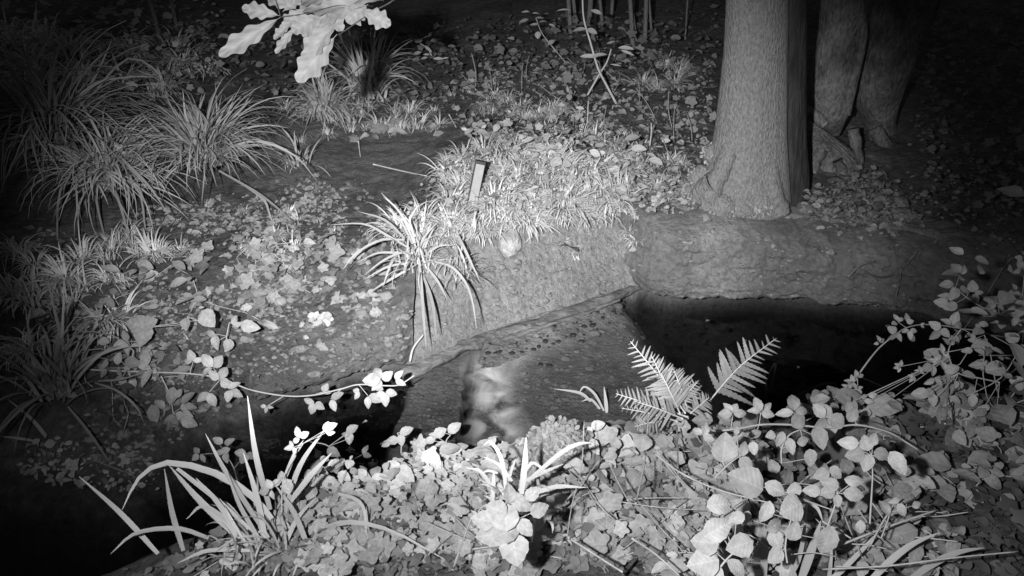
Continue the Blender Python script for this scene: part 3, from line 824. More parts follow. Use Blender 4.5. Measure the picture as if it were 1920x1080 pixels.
sedge(500, 1000, 'tall pale sedge with arching blades at the near water edge', 46, 120, 5.5, 11, lift=.14, spec=[
    (A1((855, 870), (810, 700), (783, 510)), .05, 11), (A1((850, 960), (720, 760), (650, 630)), .05, 9), (A1((860, 900), (800, 830), (680, 755), (530, 722), (440, 770), (387, 870)), .0, 13),
    (A1((780, 980), (640, 850), (535, 730)), .0, 13), (A1((760, 960), (690, 850), (620, 770)), .05, 10), (A1((580, 1000), (545, 880), (520, 740)), .1, 10),
    (A1((900, 880), (950, 730), (1040, 600)), .0, 10), (A1((890, 800), (930, 700), (960, 650)), .0, 8), (A1((915, 850), (985, 760), (1050, 690)), .0, 11),
    (A1((500, 1010), (380, 880), (250, 765)), -.1, 10), (A1((560, 740), (700, 850), (850, 985)), .0, 9), (A1((900, 985), (940, 900), (1000, 830)), .0, 9), (A1((760, 940), (650, 860), (590, 900)), .0, 8),
    (A1((660, 960), (560, 930), (430, 945), (350, 1010)), .1, 9), (A1((800, 1000), (660, 1000), (560, 1040)), .1, 8), (B1((60, 900), (150, 790), (330, 740), (600, 800), (950, 990)), .12, 10),
    (B1((440, 960), (432, 800), (428, 640)), .05, 8), (A1((840, 960), (810, 820), (770, 690)), .05, 11), (A1((830, 980), (760, 860), (715, 740)), .05, 8),
    (B1((250, 560), (350, 590), (410, 650), (430, 800)), .05, 7), (A1((980, 1000), (930, 880), (870, 790)), .03, 10)], extra=30)
sedge(970, 925, 'bright white sedge tuft in the cover of the near bank', 22, 65, 8, 12, lift=.24, mat='pale_sedge', spec=[
    (B1((1310, 540), (1300, 430), (1275, 320), (1215, 232), (1172, 252)), .0, 8), (B1((1350, 480), (1270, 380), (1170, 325)), .0, 7), (B1((1230, 530), (1150, 420), (1055, 395)), .0, 7),
    (B1((1410, 560), (1430, 380), (1440, 202)), .0, 12), (B1((1450, 480), (1650, 310), (1770, 245), (1870, 238)), .0, 9), (B1((1480, 560), (1640, 515), (1820, 522)), .05, 9),
    (B1((1430, 420), (1480, 365), (1540, 400), (1580, 440)), .0, 6), (B1((1430, 480), (1560, 420), (1680, 370)), .0, 7), (B1((1330, 480), (1350, 400), (1375, 340)), .0, 5), (B1((1260, 430), (1200, 415), (1160, 430)), .0, 5)], extra=20)
A3 = lambda *p: sc(p, 1360, 700, 2.843)
sedge(1530, 1110, 'wide-bladed sedge rising at the bottom edge of the near bank', 8, 110, 9, 13, [
    (A3((205, 1100), (207, 940), (203, 755)), .0, 13), (A3((330, 1110), (400, 960), (440, 680)), .0, 9), (A3((400, 1110), (460, 940), (510, 785)), .0, 16), (A3((500, 1140), (600, 1070), (740, 930), (840, 820)), .0, 10),
    (A3((740, 1140), (880, 1000), (1000, 910), (1140, 850)), .05, 13), (A3((960, 1120), (1100, 1020), (1240, 955), (1380, 930)), .1, 13), (A3((440, 690), (490, 720), (520, 790)), .0, 7), (A3((430, 680), (350, 680), (280, 730)), .0, 7)], extra=6, kinds=[0, 1, 8])
sedge(1430, 755, 'slim grass blades standing behind the bramble crest above dark water', 5, 40, 5, 14, [
    (sc([(1590, 800), (1590, 640), (1570, 460)], 1130, 600, 5.19), .0, 5), (sc([(1600, 790), (1640, 650), (1685, 430), (1640, 470), (1600, 600)], 1130, 600, 5.19), .0, 4), (sc([(1470, 880), (1440, 720), (1400, 640), (1350, 625)], 1130, 600, 5.19), .0, 5),
    (sc([(1600, 720), (1700, 660), (1760, 660), (1830, 710)], 1130, 600, 5.19), .0, 5), (sc([(1690, 900), (1690, 760), (1720, 650)], 1130, 600, 5.19), .0, 3)], lift=.03)
sedge(1130, 770, 'curved pale grass blades beside the mossy mound', 3, 30, 4, 15, [
    (sc([(420, 150), (360, 105), (220, 82)], 960, 700, 2.843), .0, 6), (sc([(490, 200), (440, 110), (385, 72), (355, 110)], 960, 700, 2.843), .0, 5), (sc([(505, 210), (500, 150), (490, 70)], 960, 700, 2.843), .0, 7), (sc([(470, 190), (420, 140), (370, 150)], 960, 700, 2.843), 0, 5)])
sedge(1570, 745, 'two arched grass blades over the dark pool edge', 2, 30, 4, 16, [
    (A3((300, 180), (400, 110), (520, 58), (590, 60), (580, 110)), .0, 6), (A3((320, 200), (420, 145), (540, 125)), .0, 6)])

# ================================================================== FERNS
def frond(fern, b, t, wp, n, depth, curl=.05, tilt=0.0):
    k = depth / FPX
    p0 = P(b[0], b[1], depth); p1 = P(t[0], t[1], depth - curl)
    nrm = (CAM - p0).normalized() + Vector((0, 0, .35))
    ax = (p1 - p0); L = ax.length; mid = p0.lerp(p1, .5) + nrm.normalized() * (L * .10) + RT * (L * R.uniform(-.06, .06))
    c = catmull([p0, mid, p1], 24)
    m = MB(); tube(m, [p0, mid, p1], .0028, .0008, 5, 16)
    fo = m.build('frond', M['stem'], fern)
    sx = ax.normalized().cross(nrm).normalized()
    for i in range(n):
        u = .14 + .86 * (i + .5) / n
        p = c[min(24, int(u * 24))].lerp(c[min(24, int(u * 24) + 1)], u * 24 - int(u * 24))
        env = min(1, .75 + u * 1.2) * (1 - u) ** .62 + .06
        for sg in (-1, 1):
            if R.random() < .05: continue
            ln = wp * k * .62 * env * R.choice([R.uniform(.8, 1.12), R.uniform(.5, 1.1)])
            dr = sx * sg + ax.normalized() * (.42 + .25 * u + R.uniform(-.12, .12)) - nrm.normalized() * (.25 + R.uniform(-.25, .3))
            o = bpy.data.objects.new('leaflet', umesh('pinna', 'fern')); C.objects.link(o)
            o.parent = fo
            o.matrix_local = Matrix.Translation(-fern.location) @ frame(p, dr, nrm + Vector((R.uniform(-.5, .5), R.uniform(-.3, .3), R.uniform(-.5, .5))), ln * 1.05, ln, ln)
f1 = thing('fern', P(1260, 775, 2.55), 'bushy pale fern with its tip pointing up over the wet bed', 'fern')
for b, t, wp, n, dz in [((1285, 772), (1182, 640), 88, 14, 0), ((1290, 782), (1155, 738), 80, 12, .05), ((1270, 790), (1165, 765), 60, 10, .08), ((1262, 770), (1308, 716), 70, 10, .02), ((1240, 790), (1190, 800), 50, 9, .1), ((1275, 775), (1240, 700), 75, 12, .06), ((1285, 775), (1222, 668), 90, 13, .05), ((1295, 775), (1330, 745), 60, 9, .05), ((1280, 785), (1190, 752), 70, 11, .1), ((1290, 770), (1262, 690), 80, 12, .03)]:
    frond(f1, b, t, wp, n, 2.58 - dz)
f2 = thing('fern', P(1335, 745, 2.6), 'single neat fern frond spread above the dark pool', 'fern')
frond(f2, (1330, 752), (1456, 634), 125, 13, 2.62, .02)
f3 = thing('fern', G(1560, 1060), 'small fern frond low between sedge blades at the bottom edge', 'fern')
frond(f3, (1530, 1075), (1610, 1020), 90, 12, depth_of(G(1560, 1050)) , .0)
f4 = thing('fern', G(1150, 1065), 'small fern leaf low under the twigs at the bottom edge', 'fern')
frond(f4, (1185, 1085), (1110, 1075), 60, 9, depth_of(G(1150, 1070)), .0)

# ================================================================== OAK BRANCH overhead
D0 = 3.0
oak = thing('oak_branch', P(640, 20, D0), 'bright lobed oak twig hanging into the top of the view', 'branch')
m = MB(); tube(m, [P(790, -40, D0 + .05), P(735, 2, D0), P(702, 20, D0), P(672, 40, D0 - .02), P(634, 66, D0 - .03)], .0032, .0018, 6, 18); m.build('twig', M['shade_twig_bark'], oak)
m = MB(); tube(m, [P(702, 20, D0), P(640, 10, D0 - .02), P(580, 24, D0 - .03), P(526, 32, D0 - .04)], .0026, .0014, 6, 14); m.build('twig', M['shade_twig_bark'], oak)
m = MB(); tube(m, [P(526, 32, D0 - .04), P(520, 10, D0 - .03), P(512, -15, D0)], .0022, .0014, 6, 8); m.build('twig', M['shade_twig_bark'], oak)
for b, t, wd, dz, face in [((527, 30), (453, 14), 34, .0, 0), ((530, 30), (410, 104), 40, .02, 0), ((556, 48), (516, 99), 22, .0, .3), ((549, 42), (513, 70), 20, .01, .3), ((648, 14), (566, 66), 52, .0, .1),
                           ((636, 40), (566, 108), 44, .02, 0), ((632, 64), (557, 152), 52, .03, 0), ((676, 18), (730, 46), 40, .0, 0), ((700, 12), (560, 8), 60, .0, .5), ((680, -2), (590, 34), 52, .01, .4),
                           ((560, 20), (494, -14), 34, .0, 0), ((640, -6), (548, -2), 46, -.01, .4), ((720, 2), (640, -14), 46, -.02, .3), ((530, 22), (566, -10), 26, 0, .2), ((600, 28), (548, 58), 44, .01, .2), ((610, 22), (640, 52), 40, .02, .2),
                           ((690, 8), (650, 40), 44, .01, .1), ((575, 14), (530, 50), 34, 0, .2)]:
    p0 = P(b[0], b[1], D0 - .01); p1 = P(t[0], t[1], D0 - .02 - dz)
    L = (p1 - p0).length
    nrm = (CAM - p0).normalized() + Vector((R.uniform(-.3, .3), 0, face * 2 + R.uniform(-.1, .3)))
    put('oak_leaf', 'oak%d' % R.randrange(4), 'oak', frame(p0, p1 - p0, nrm, wd * D0 / FPX / .66, L, L * .8), oak)

# ================================================================== BRAMBLES and IVY
CAMUP = Vector((0, -.75, .66))
def leaf_at(parent, name, key, mat, px, py, depth, lpx, asp, ang, r, tilt=.35):
    """a leaf centred on the pixel at that depth; ang: direction of its tip in the picture, degrees from right, anticlockwise"""
    k = depth / FPX; a = rad(ang)
    nrm = CAMUP + Vector((r.uniform(-tilt, tilt), r.uniform(-tilt, tilt), r.uniform(-tilt, tilt)))
    yd = RT * math.cos(a) + UP * math.sin(a); nn = nrm.normalized()
    yd = (yd - nn * yd.dot(nn)).normalized()
    p = P(px, py, depth) - yd * (lpx * k * .5)
    L = lpx * k
    return put(name, key, mat, frame(p, yd, nn, L * asp, L, L), parent)

def sprig(parent, px, py, depth, size, r, mat='bramble', kind='bramble', n=3, ang=None):
    """a compound leaf: a tip leaflet and side leaflets round a short stalk"""
    a0 = ang if ang is not None else r.uniform(0, 360)
    for j in range(n):
        a = a0 + (j - (n - 1) / 2) * (78 if n <= 3 else 64) + r.uniform(-14, 14)
        s = size * (1.0 if j == n // 2 else .85) * r.uniform(.85, 1.1)
        k = depth / FPX
        cx = px + math.cos(rad(a)) * s * .55; cy = py - math.sin(rad(a)) * s * .55
        leaf_at(parent, 'leaflet', '%s%d' % (kind, r.randrange(4 if kind == 'bramble' else 3)), mat, cx, cy, depth + r.uniform(-.02, .02), s, r.uniform(.9, 1.15), a, r, .4)

def bramble(label, stem, sprigs, wst=4.0, dz=.0, group=None, loose=(), name='bramble', mat='bramble', lift=.08, kind='bramble', depthfix=None):
    r = random.Random(hash(label) % 1000 if False else sum(map(ord, label)) + len(sprigs))
    c = G(stem[0][0], stem[0][1], .02); dep0 = depthfix or depth_of(G(stem[0][0], stem[0][1], lift)) - (.16 if lift > .07 else 0)
    t_ = thing(name, P(stem[0][0], stem[0][1], dep0), label, 'bramble' if name == 'bramble' else 'ivy' if name == 'ivy' else 'plant', group)
    if name == 'weed' or label.startswith('drooping'): mat = 'dim_leaf'
    q_ = []
    for i, (a, b) in enumerate(stem):
        u = i / max(1, len(stem) - 1); q_.append(P(a, b, dep0 - dz * u))
    m = MB(); tube(m, q_, wst * .5 * dep0 / FPX, wst * .34 * dep0 / FPX, 5, 6 * len(stem)); m.build('stem', M['stem'], t_)
    for s in sprigs:
        px, py, size, n = s[:4]; ang = s[4] if len(s) > 4 else None
        # nearest point of the stem sets the depth
        j = min(range(len(stem)), key=lambda i: (stem[i][0] - px) ** 2 + (stem[i][1] - py) ** 2)
        dd = depth_of(q_[j]) - .01 - (s[5] if len(s) > 5 else 0)
        if (stem[j][0] - px) ** 2 + (stem[j][1] - py) ** 2 > 300:
            m = MB(); tube(m, [q_[j], P(px, py, dd)], wst * .25 * dep0 / FPX, wst * .2 * dep0 / FPX, 4, 4); m.build('leaf_stalk', M['stem'], t_)
        if n == 1: leaf_at(t_, 'leaflet', '%s%d' % (kind, r.randrange(4 if kind == 'bramble' else 3)), mat, px, py, dd, size, r.uniform(.95, 1.15) * (1.25 if size > 50 else 1.05), ang if ang is not None else r.uniform(0, 360), r, .3)
        else: sprig(t_, px, py, dd, size, r, mat, kind, n, ang)
    return t_
def A3l(lst): return [(1360 + a / 2.843, 700 + b / 2.843, s / 2.843) + tuple(x) for a, b, s, *x in lst]

bramble('arching bramble shoot carrying upright leaf sets along the crest above the pool', A3((-150, 310), (30, 300), (180, 275), (300, 272), (420, 280), (560, 290), (700, 275), (860, 310), (960, 365), (1030, 410)),
        A3l([(40, 215, 82, 4, 90), (190, 205, 86, 4, 70), (365, 210, 100, 3, 95), (390, 250, 110, 1, 40), (560, 240, 120, 3, 200), (680, 220, 90, 1, 55), (160, 322, 74, 1, 20), (590, 250, 110, 1, 160), (500, 200, 90, 1, 130)]), 5, .0, lift=.16)
bramble('bramble spray with oval leaflets hanging below the arching shoot', A3((300, 480), (300, 400), (340, 330), (400, 300)),
        A3l([(292, 352, 90, 1, 250), (348, 388, 92, 1, 285), (415, 360, 78, 1, 10), (505, 345, 130, 1, 280), (453, 452, 100, 1, 275), (240, 330, 60, 1, 200)]), 4, lift=.13)
bramble('bramble with one large round pale leaf and oval leaflets around it', A3((-60, 560), (0, 500), (60, 450), (75, 445)),
        A3l([(-5, 395, 165, 1, 80), (98, 400, 92, 1, 70), (150, 400, 74, 1, 280), (110, 485, 94, 1, 315), (-120, 330, 70, 3, 60), (60, 330, 50, 2, 60)]), 5, lift=.13)
bramble('low bramble set of broad leaflets under the sedge at the bottom edge', A3((-80, 1100), (0, 1000), (40, 960)),
        A3l([(75, 918, 150, 1, 200), (-110, 900, 150, 1, 170), (-120, 1010, 175, 1, 190), (-60, 1080, 120, 1, 250), (60, 1040, 130, 1, 315), (-40, 830, 170, 1, 30), (-30, 700, 150, 1, 10), (60, 770, 90, 1, 200)]), 5, lift=.12)
bramble('bramble with overlapping folded leaflets behind the wide sedge blades', A3((330, 1010), (320, 930), (330, 850), (350, 780)),
        A3l([(270, 890, 110, 1, 290), (365, 840, 110, 1, 70), (265, 975, 105, 1, 220), (215, 740, 130, 1, 250), (350, 720, 150, 1, 200), (540, 890, 160, 1, 250), (260, 810, 120, 1, 20), (110, 770, 80, 1, 250)]), 4, lift=.10)
bramble('bramble stem rising with five serrated leaflets near the middle of the thicket', A3((770, 800), (780, 640), (785, 540), (780, 440)),
        A3l([(690, 432, 110, 1, 190), (755, 480, 100, 1, 250), (835, 430, 105, 1, 345), (920, 478, 140, 1, 300), (750, 370, 90, 1, 100), (655, 370, 110, 1, 180), (790, 350, 80, 1, 60)]), 4, lift=.16)
bramble('bramble leaf set with curled leaflets in front of the fallen stick', A3((540, 830), (575, 730), (595, 670), (600, 640)),
        A3l([(555, 590, 100, 1, 160), (690, 573, 112, 1, 350), (685, 645, 110, 1, 350), (598, 680, 70, 1, 270), (540, 635, 90, 1, 180), (510, 540, 90, 1, 200), (590, 530, 90, 1, 320), (460, 625, 95, 1, 180), (365, 620, 90, 1, 200), (265, 615, 120, 1, 330), (110, 575, 200, 1, 150)]), 4, lift=.12)
bramble('small bramble sprig with one upturned heart shaped leaf by the stick', A3((830, 880), (860, 800), (880, 740)),
        A3l([(848, 715, 92, 1, 100), (940, 730, 80, 1, 300), (720, 820, 80, 1, 270), (1020, 700, 60, 1, 20), (900, 680, 60, 1, 200)]), 3, lift=.10)
bramble('thorny bramble arch with tufted small leaves over the dark pool', sc([(160, 780), (175, 740), (290, 590), (400, 500), (470, 455), (560, 435), (680, 438), (820, 460), (950, 480), (1100, 550), (1200, 620)], 1560, 480, 3.375),
        [(1560 + a / 3.375, 480 + b / 3.375, s / 3.375, n, an) for a, b, s, n, an in [(130, 800, 60, 4, 200), (160, 770, 55, 3, 100), (100, 830, 50, 3, 240), (165, 840, 45, 3, 300), (300, 550, 48, 3, 110), (415, 415, 60, 3, 120), (410, 480, 70, 3, 220), (470, 420, 60, 2, 50), (490, 470, 60, 3, 280), (505, 520, 65, 1, 330), (560, 440, 30, 2, 0), (690, 460, 90, 3, 230), (760, 440, 90, 3, 80), (770, 500, 60, 2, 270), (880, 490, 50, 2, 250), (930, 420, 60, 2, 300)]], 3.4, -.25, depthfix=2.75)
bramble('dim bramble spray of round leaves against the far bank', sc([(1200, 440), (1060, 370), (960, 330), (850, 260), (780, 200)], 1560, 480, 3.375),
        [(1560 + a / 3.375, 480 + b / 3.375, s / 3.375, n, an) for a, b, s, n, an in [(725, 180, 85, 1, 180), (800, 200, 80, 2, 300), (890, 190, 80, 1, 90), (900, 235, 70, 3, 10), (690, 295, 90, 1, 170), (750, 320, 90, 1, 200), (770, 265, 90, 2, 130), (985, 340, 95, 2, 10), (1050, 310, 70, 3, 40), (1165, 310, 70, 3, 90), (1170, 380, 70, 3, 250), (810, 120, 90, 2, 90)]], 3, 0, depthfix=3.2)
bramble('bramble tangle with paired leaves hanging under the thorny arch', sc([(1060, 800), (920, 770), (800, 740), (740, 640), (750, 560), (820, 460)], 1560, 480, 3.375),
        [(1560 + a / 3.375, 480 + b / 3.375, s / 3.375, n, an) for a, b, s, n, an in [(605, 625, 70, 1, 320), (690, 620, 80, 3, 160), (745, 565, 60, 2, 90), (640, 690, 80, 3, 200), (710, 735, 100, 3, 20), (650, 775, 80, 2, 260), (555, 730, 40, 4, 60), (515, 765, 40, 4, 200), (430, 700, 45, 4, 170), (560, 870, 110, 1, 180), (620, 870, 80, 1, 340), (640, 915, 80, 1, 280), (745, 885, 90, 2, 280), (800, 790, 60, 2, 270), (890, 915, 85, 1, 270), (960, 960, 80, 1, 190), (1040, 990, 80, 1, 300), (255, 990, 90, 3, 270), (260, 880, 60, 1, 10), (235, 920, 60, 1, 350), (130, 920, 75, 3, 230), (205, 890, 50, 1, 0)]], 3, 0, depthfix=2.6)
bramble('dim bramble hanging down beside the frame edge over the dark gap', sc([(1215, 150), (1205, 250), (1190, 330)], 1560, 480, 3.375), [(1916, 505, 20, 3, 120), (1905, 545, 18, 3, 200), (1912, 575, 22, 3, 260), (1918, 485, 18, 3, 80)], 2, 0, depthfix=3.0)

# trailing vine across the left bank and stream
A6 = lambda *p: sc(p, 400, 440, 2.348)
bramble('long trailing bramble runner with leaf tufts crossing the muddy bank', sc([(240, 425), (340, 430), (480, 435), (600, 440), (700, 455), (790, 490), (900, 510), (990, 508), (1080, 488)], 0, 440, 1.6875) + A6((640, 660), (760, 665), (820, 660), (885, 620)),
        [(400, 690, 34, 3, 130), (412, 712, 32, 3, 60), (392, 735, 30, 2, 260), (430, 730, 26, 3, 330), (362, 678, 22, 3, 100), (590, 755, 24, 3, 250), (620, 748, 26, 2, 340), (605, 735, 18, 2, 30), (500, 762, 14, 3, 260), (715, 712, 32, 4, 140), (700, 720, 26, 3, 60), (722, 735, 26, 3, 280), (690, 742, 26, 2, 300), (740, 712, 24, 2, 10), (288, 702, 14, 3, 0), (675, 735, 18, 2, 200)], 4, .1, lift=.03, mat='bramble')
bramble('drooping leafy sprig hanging below the runner on the left bank', [(302, 705), (318, 740), (325, 775)],
        [(322, 742, 34, 1, 260), (335, 737, 20, 1, 70), (310, 768, 34, 2, 180), (345, 760, 30, 2, 30), (312, 800, 34, 1, 250), (355, 792, 34, 1, 330), (330, 780, 26, 3, 270), (340, 770, 24, 3, 340)], 3, lift=.05)
bramble('pale upright weed with pointed leaves above the runner', [(422, 660), (425, 630), (430, 605)], [(405, 642, 30, 1, 280), (468, 612, 40, 1, 350), (428, 648, 26, 1, 250), (395, 625, 20, 1, 150), (440, 612, 20, 2, 60)], 3, lift=.04, name='weed', kind='bramble')
bramble('broad grey dock-like leaf cluster on the dim left bank', [(262, 660), (262, 640), (265, 615)], [(258, 610, 44, 1, 160), (278, 606, 40, 1, 20), (268, 628, 44, 1, 260), (348, 608, 26, 1, 280), (390, 598, 40, 1, 310), (240, 640, 30, 3, 190)], 3, lift=.05, name='weed')
bramble('small dim sprig in the sedge beside the black water', [(240, 690), (250, 660), (240, 650)], [(222, 672, 24, 1, 80), (248, 680, 34, 1, 350), (270, 685, 28, 1, 330), (250, 720, 24, 1, 270), (200, 690, 22, 3, 170), (230, 706, 24, 3, 200)], 3, lift=.05, name='weed')
# sprigs on the near water edge, left
for lab, stem, sp in [
    ('slender sprig with a trio of pale leaves over black water left of the sedge', A1((760, 820), (740, 740), (710, 690)), [(408, 826, 22, 1, 150), (430, 828, 22, 1, 30), (421, 845, 22, 1, 200), (424, 858, 22, 1, 290), (375, 852, 20, 3, 220), (462, 850, 24, 3, 250), (412, 848, 18, 1, 170)]),
    ('sprig of small leaves along an upright stem beside the sedge blades', A1((890, 880), (900, 760), (960, 660)), [(563, 822, 22, 3, 120), (552, 838, 20, 3, 200), (610, 812, 24, 2, 40), (620, 800, 26, 1, 30), (528, 905, 24, 3, 100), (508, 918, 24, 3, 200), (540, 915, 26, 1, 280)]),
    ('leaning sprig with a pale triangular leaf above the stream', A1((1100, 800), (1080, 730), (1040, 670), (980, 655)), [(625, 848, 28, 1, 330), (660, 805, 26, 1, 40), (655, 822, 24, 1, 270), (648, 815, 18, 1, 160), (680, 852, 20, 2, 20)]),
    ('upright leaf sprig on the mound crest against the dark bed', [(752, 850), (752, 825), (745, 812)], [(762, 808, 28, 1, 30), (752, 826, 22, 1, 280), (735, 826, 24, 1, 190), (724, 832, 20, 1, 210)]),
    ('tall pale leaf sprig standing at the mound crest beside the milky water', [(838, 870), (836, 830), (845, 815)], [(852, 802, 30, 1, 40), (826, 810, 26, 1, 30), (814, 816, 20, 1, 170), (805, 826, 24, 1, 200), (865, 838, 26, 1, 10), (836, 830, 26, 2, 240), (840, 845, 34, 2, 280)])]:
    bramble(lab, stem, sp, 3, lift=.10, name='sprig')

def bright_leaf(label, lst, name='ivy'):
    bramble(label, [(950, 1000), (945, 985), (940, 970)], lst, 4, lift=.24, name=name, kind='bramble', mat='pale_leaf')
bright_leaf('brightest cluster of broad white leaves below the white sedge', [(922, 1002, 62, 1, 190), (948, 968, 56, 1, 100), (965, 1032, 60, 1, 280), (978, 945, 46, 1, 330), (930, 955, 44, 1, 160), (985, 990, 40, 1, 310), (950, 998, 56, 1, 30), (1012, 955, 40, 1, 20), (905, 975, 46, 1, 170), (955, 925, 40, 1, 90), (1000, 925, 36, 1, 40)])

# random fill plants: trailing ivy and bramble over the near bank
def poly_pick(poly, r):
    xs_ = [p[0] for p in poly]; ys_ = [p[1] for p in poly]
    while True:
        x = r.uniform(min(xs_), max(xs_)); y = r.uniform(min(ys_), max(ys_)); ins = False
        j = len(poly) - 1
        for i in range(len(poly)):
            if (poly[i][1] > y) != (poly[j][1] > y) and x < (poly[j][0] - poly[i][0]) * (y - poly[i][1]) / (poly[j][1] - poly[i][1]) + poly[i][0]: ins = not ins
            j = i
        if ins: return x, y

NEAR_MARKS = [('beside the tall pale sedge', 480, 1000), ('below the white sedge', 960, 1000), ('behind the white sedge', 960, 870), ('under the mossy mound', 1060, 890), ('below the bushy fern', 1250, 840), ('under the large round leaf', 1357, 870),
              ('behind the wide-bladed sedge', 1510, 1010), ('beside the long pale stick', 1690, 980), ('below the thorny arch', 1750, 800), ('beside the upright crest sprigs', 770, 850), ('under the arched sedge blade', 720, 1010),
              ('along the dark curved branch', 1220, 1000), ('under the arching bramble shoot', 1600, 830), ('at the dark frame edge', 1880, 900), ('on the slope down to the water', 640, 890)]
FAR_MARKS = [('beside the marker post', 895, 380), ('behind the hanging sedge', 790, 430), ('at the foot of the big trunk', 1270, 390), ('on the bank lip', 1040, 440), ('near the mossy lump', 950, 440), ('below the bent sapling shoot', 1130, 260), ('beside the bare silt patch', 860, 260),
             ('under the grey sedge fountain', 420, 420), ('under the tallest dim sedge', 80, 430), ('beside the trailing runner', 400, 680), ('above the dark stone', 480, 500), ('around the pale rosette', 610, 590), ('left of the hanging sedge', 660, 520), ('below the oak leaves', 640, 210),
             ('between the short leafy stem and the post', 1040, 300), ('under the leaning dim sedge', 120, 720), ('beside the pointed hanging leaf', 340, 520), ('above the drooping sprig', 260, 620), ('on the dim slope above the grass', 1000, 160), ('left of the big trunk', 1290, 230)]
def near(px, py, marks):
    return min(marks, key=lambda m_: (m_[1] - px) ** 2 + (m_[2] - py) ** 2)[0]

def fill(poly, nplants, nleaf, size, name, label, group, seed, kind, mat, lift, spreadpx, cat):
    r = random.Random(seed)
    for i in range(nplants):
        px, py = poly_pick(poly, r)
        c = G(px, py, .0)
        if c.z < WZ + .05: continue
        t_ = thing(name, c, label + ' ' + near(px, py, NEAR_MARKS if py > 740 else FAR_MARKS), cat, group)
        a = r.uniform(0, 2 * math.pi); k = mpp(c)
        pts = []
        for j in range(5):
            x = c.x + math.cos(a) * spreadpx * k * (j / 4 - .5) * 2 + r.uniform(-.03, .03); y = c.y + math.sin(a) * spreadpx * k * (j / 4 - .5) * 1.6 + r.uniform(-.03, .03)
            pts.append(Vector((x, y, gz(x, y) + r.uniform(.01, lift * .8))))
        m = MB(); tube(m, pts, .0022, .0014, 4, 14); m.build('stem', M['stem'], t_)
        cc = catmull(pts, 20)
        for j in range(nleaf):
            b = cc[r.randrange(21)]
            x = b.x + r.gauss(0, 16 * k); y = b.y + r.gauss(0, 18 * k); zg = gz(x, y)
            if zg < WZ + .1: continue
            z = max(zg + .006, b.z - .02 + r.uniform(0, lift))
            aa = r.uniform(0, 2 * math.pi); up = Vector((r.gauss(0, .42), r.gauss(-.45, .4), 1))
            yd = Vector((math.cos(aa), math.sin(aa), r.uniform(-.5, .3)))
            s = size * k * r.choice([.4, .5, .6, .7, .8, .9, 1, 1.15, 1.5])
            put('leaf', '%s%d' % (kind, r.randrange(3)), mat, frame((x, y, z), yd, up, s * r.uniform(.85, 1.15), s, s), t_)

NEARL = [(300, 1075), (480, 1000), (600, 905), (690, 870), (800, 850), (980, 870), (1000, 1075)]
NEARM = [(960, 880), (1000, 830), (1090, 790), (1300, 790), (1400, 850), (1420, 1075), (960, 1075)]
NEARR = [(1330, 800), (1500, 770), (1700, 740), (1915, 740), (1915, 1075), (1400, 1075)]
fill(NEARL, 24, 30, 32, 'ivy', 'low small-leaved trailing ivy', 'ivy trailing over the near bank', 101, 'ivy', 'ivy', .07, 80, 'ivy')
fill(NEARL, 12, 22, 31, 'bramble', 'low trailing bramble with small leaves', 'brambles trailing over the near bank', 102, 'bramble', 'bramble', .09, 70, 'bramble')
fill(NEARM, 18, 32, 33, 'ivy', 'trailing ivy under loose twigs', 'ivy under the twigs', 103, 'ivy', 'ivy', .06, 80, 'ivy')
fill(NEARM, 12, 22, 36, 'bramble', 'low bramble under loose twigs', 'brambles under the twigs', 104, 'bramble', 'bramble', .08, 70, 'bramble')
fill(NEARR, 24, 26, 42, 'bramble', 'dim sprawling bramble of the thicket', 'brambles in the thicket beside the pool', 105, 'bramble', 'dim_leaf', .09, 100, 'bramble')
THK = [(1640, 700), (1760, 600), (1915, 560), (1915, 800), (1700, 800)]
fill(THK, 8, 22, 32, 'bramble', 'dim bramble with small leaves leaning over the pool', 'brambles leaning over the pool', 106, 'bramble', 'bramble', .35, 90, 'bramble')
# ground cover below them: nobody could count it
def scatter(name, poly, n, size, kinds, mat, seed, lift=.03, flat=.5, minz=WZ + .04, kind='stuff', jit=0):
    r = random.Random(seed); m = MB()
    for i in range(n):
        px, py = poly_pick(poly, r); c = G(px, py)
        if c.z < minz: continue
        if name.startswith('leaf_litter') and float(fbm(c.x * 3.2, c.y * 3.2, 17, 4)) < r.uniform(-.16, .10): continue      # litter gathers in drifts
        k = mpp(c); s = size * k * r.choice([.4, .5, .7, .9, 1, 1.2, 1.6]); a = r.uniform(0, 6.283)
        up = Vector((r.gauss(0, flat), r.gauss(-.2, flat), 1))
        m.add(*xform(r.choice(kinds), frame(c + Vector((0, 0, .004 + r.uniform(0, lift))), (math.cos(a), math.sin(a), r.uniform(-.2, .3)), up, s * r.uniform(.8, 1.2), s, s)))
    return tag(m.build(name, M[mat]), kind=kind)
scatter('ground_cover_foliage', NEARL + [(980, 1085), (200, 1085)], 1900, 20, ['ivy0', 'ivy1', 'oval1', 'dead0'], 'under_ivy', 201, .05)
scatter('ground_cover_foliage', NEARM, 1700, 24, ['ivy0', 'ivy2', 'oval0', 'dead1'], 'under_ivy', 202, .04)
scatter('ground_cover_foliage', NEARR, 1700, 26, ['oval0', 'ivy1', 'dead0', 'bramble1'], 'under_leaf', 203, .05)

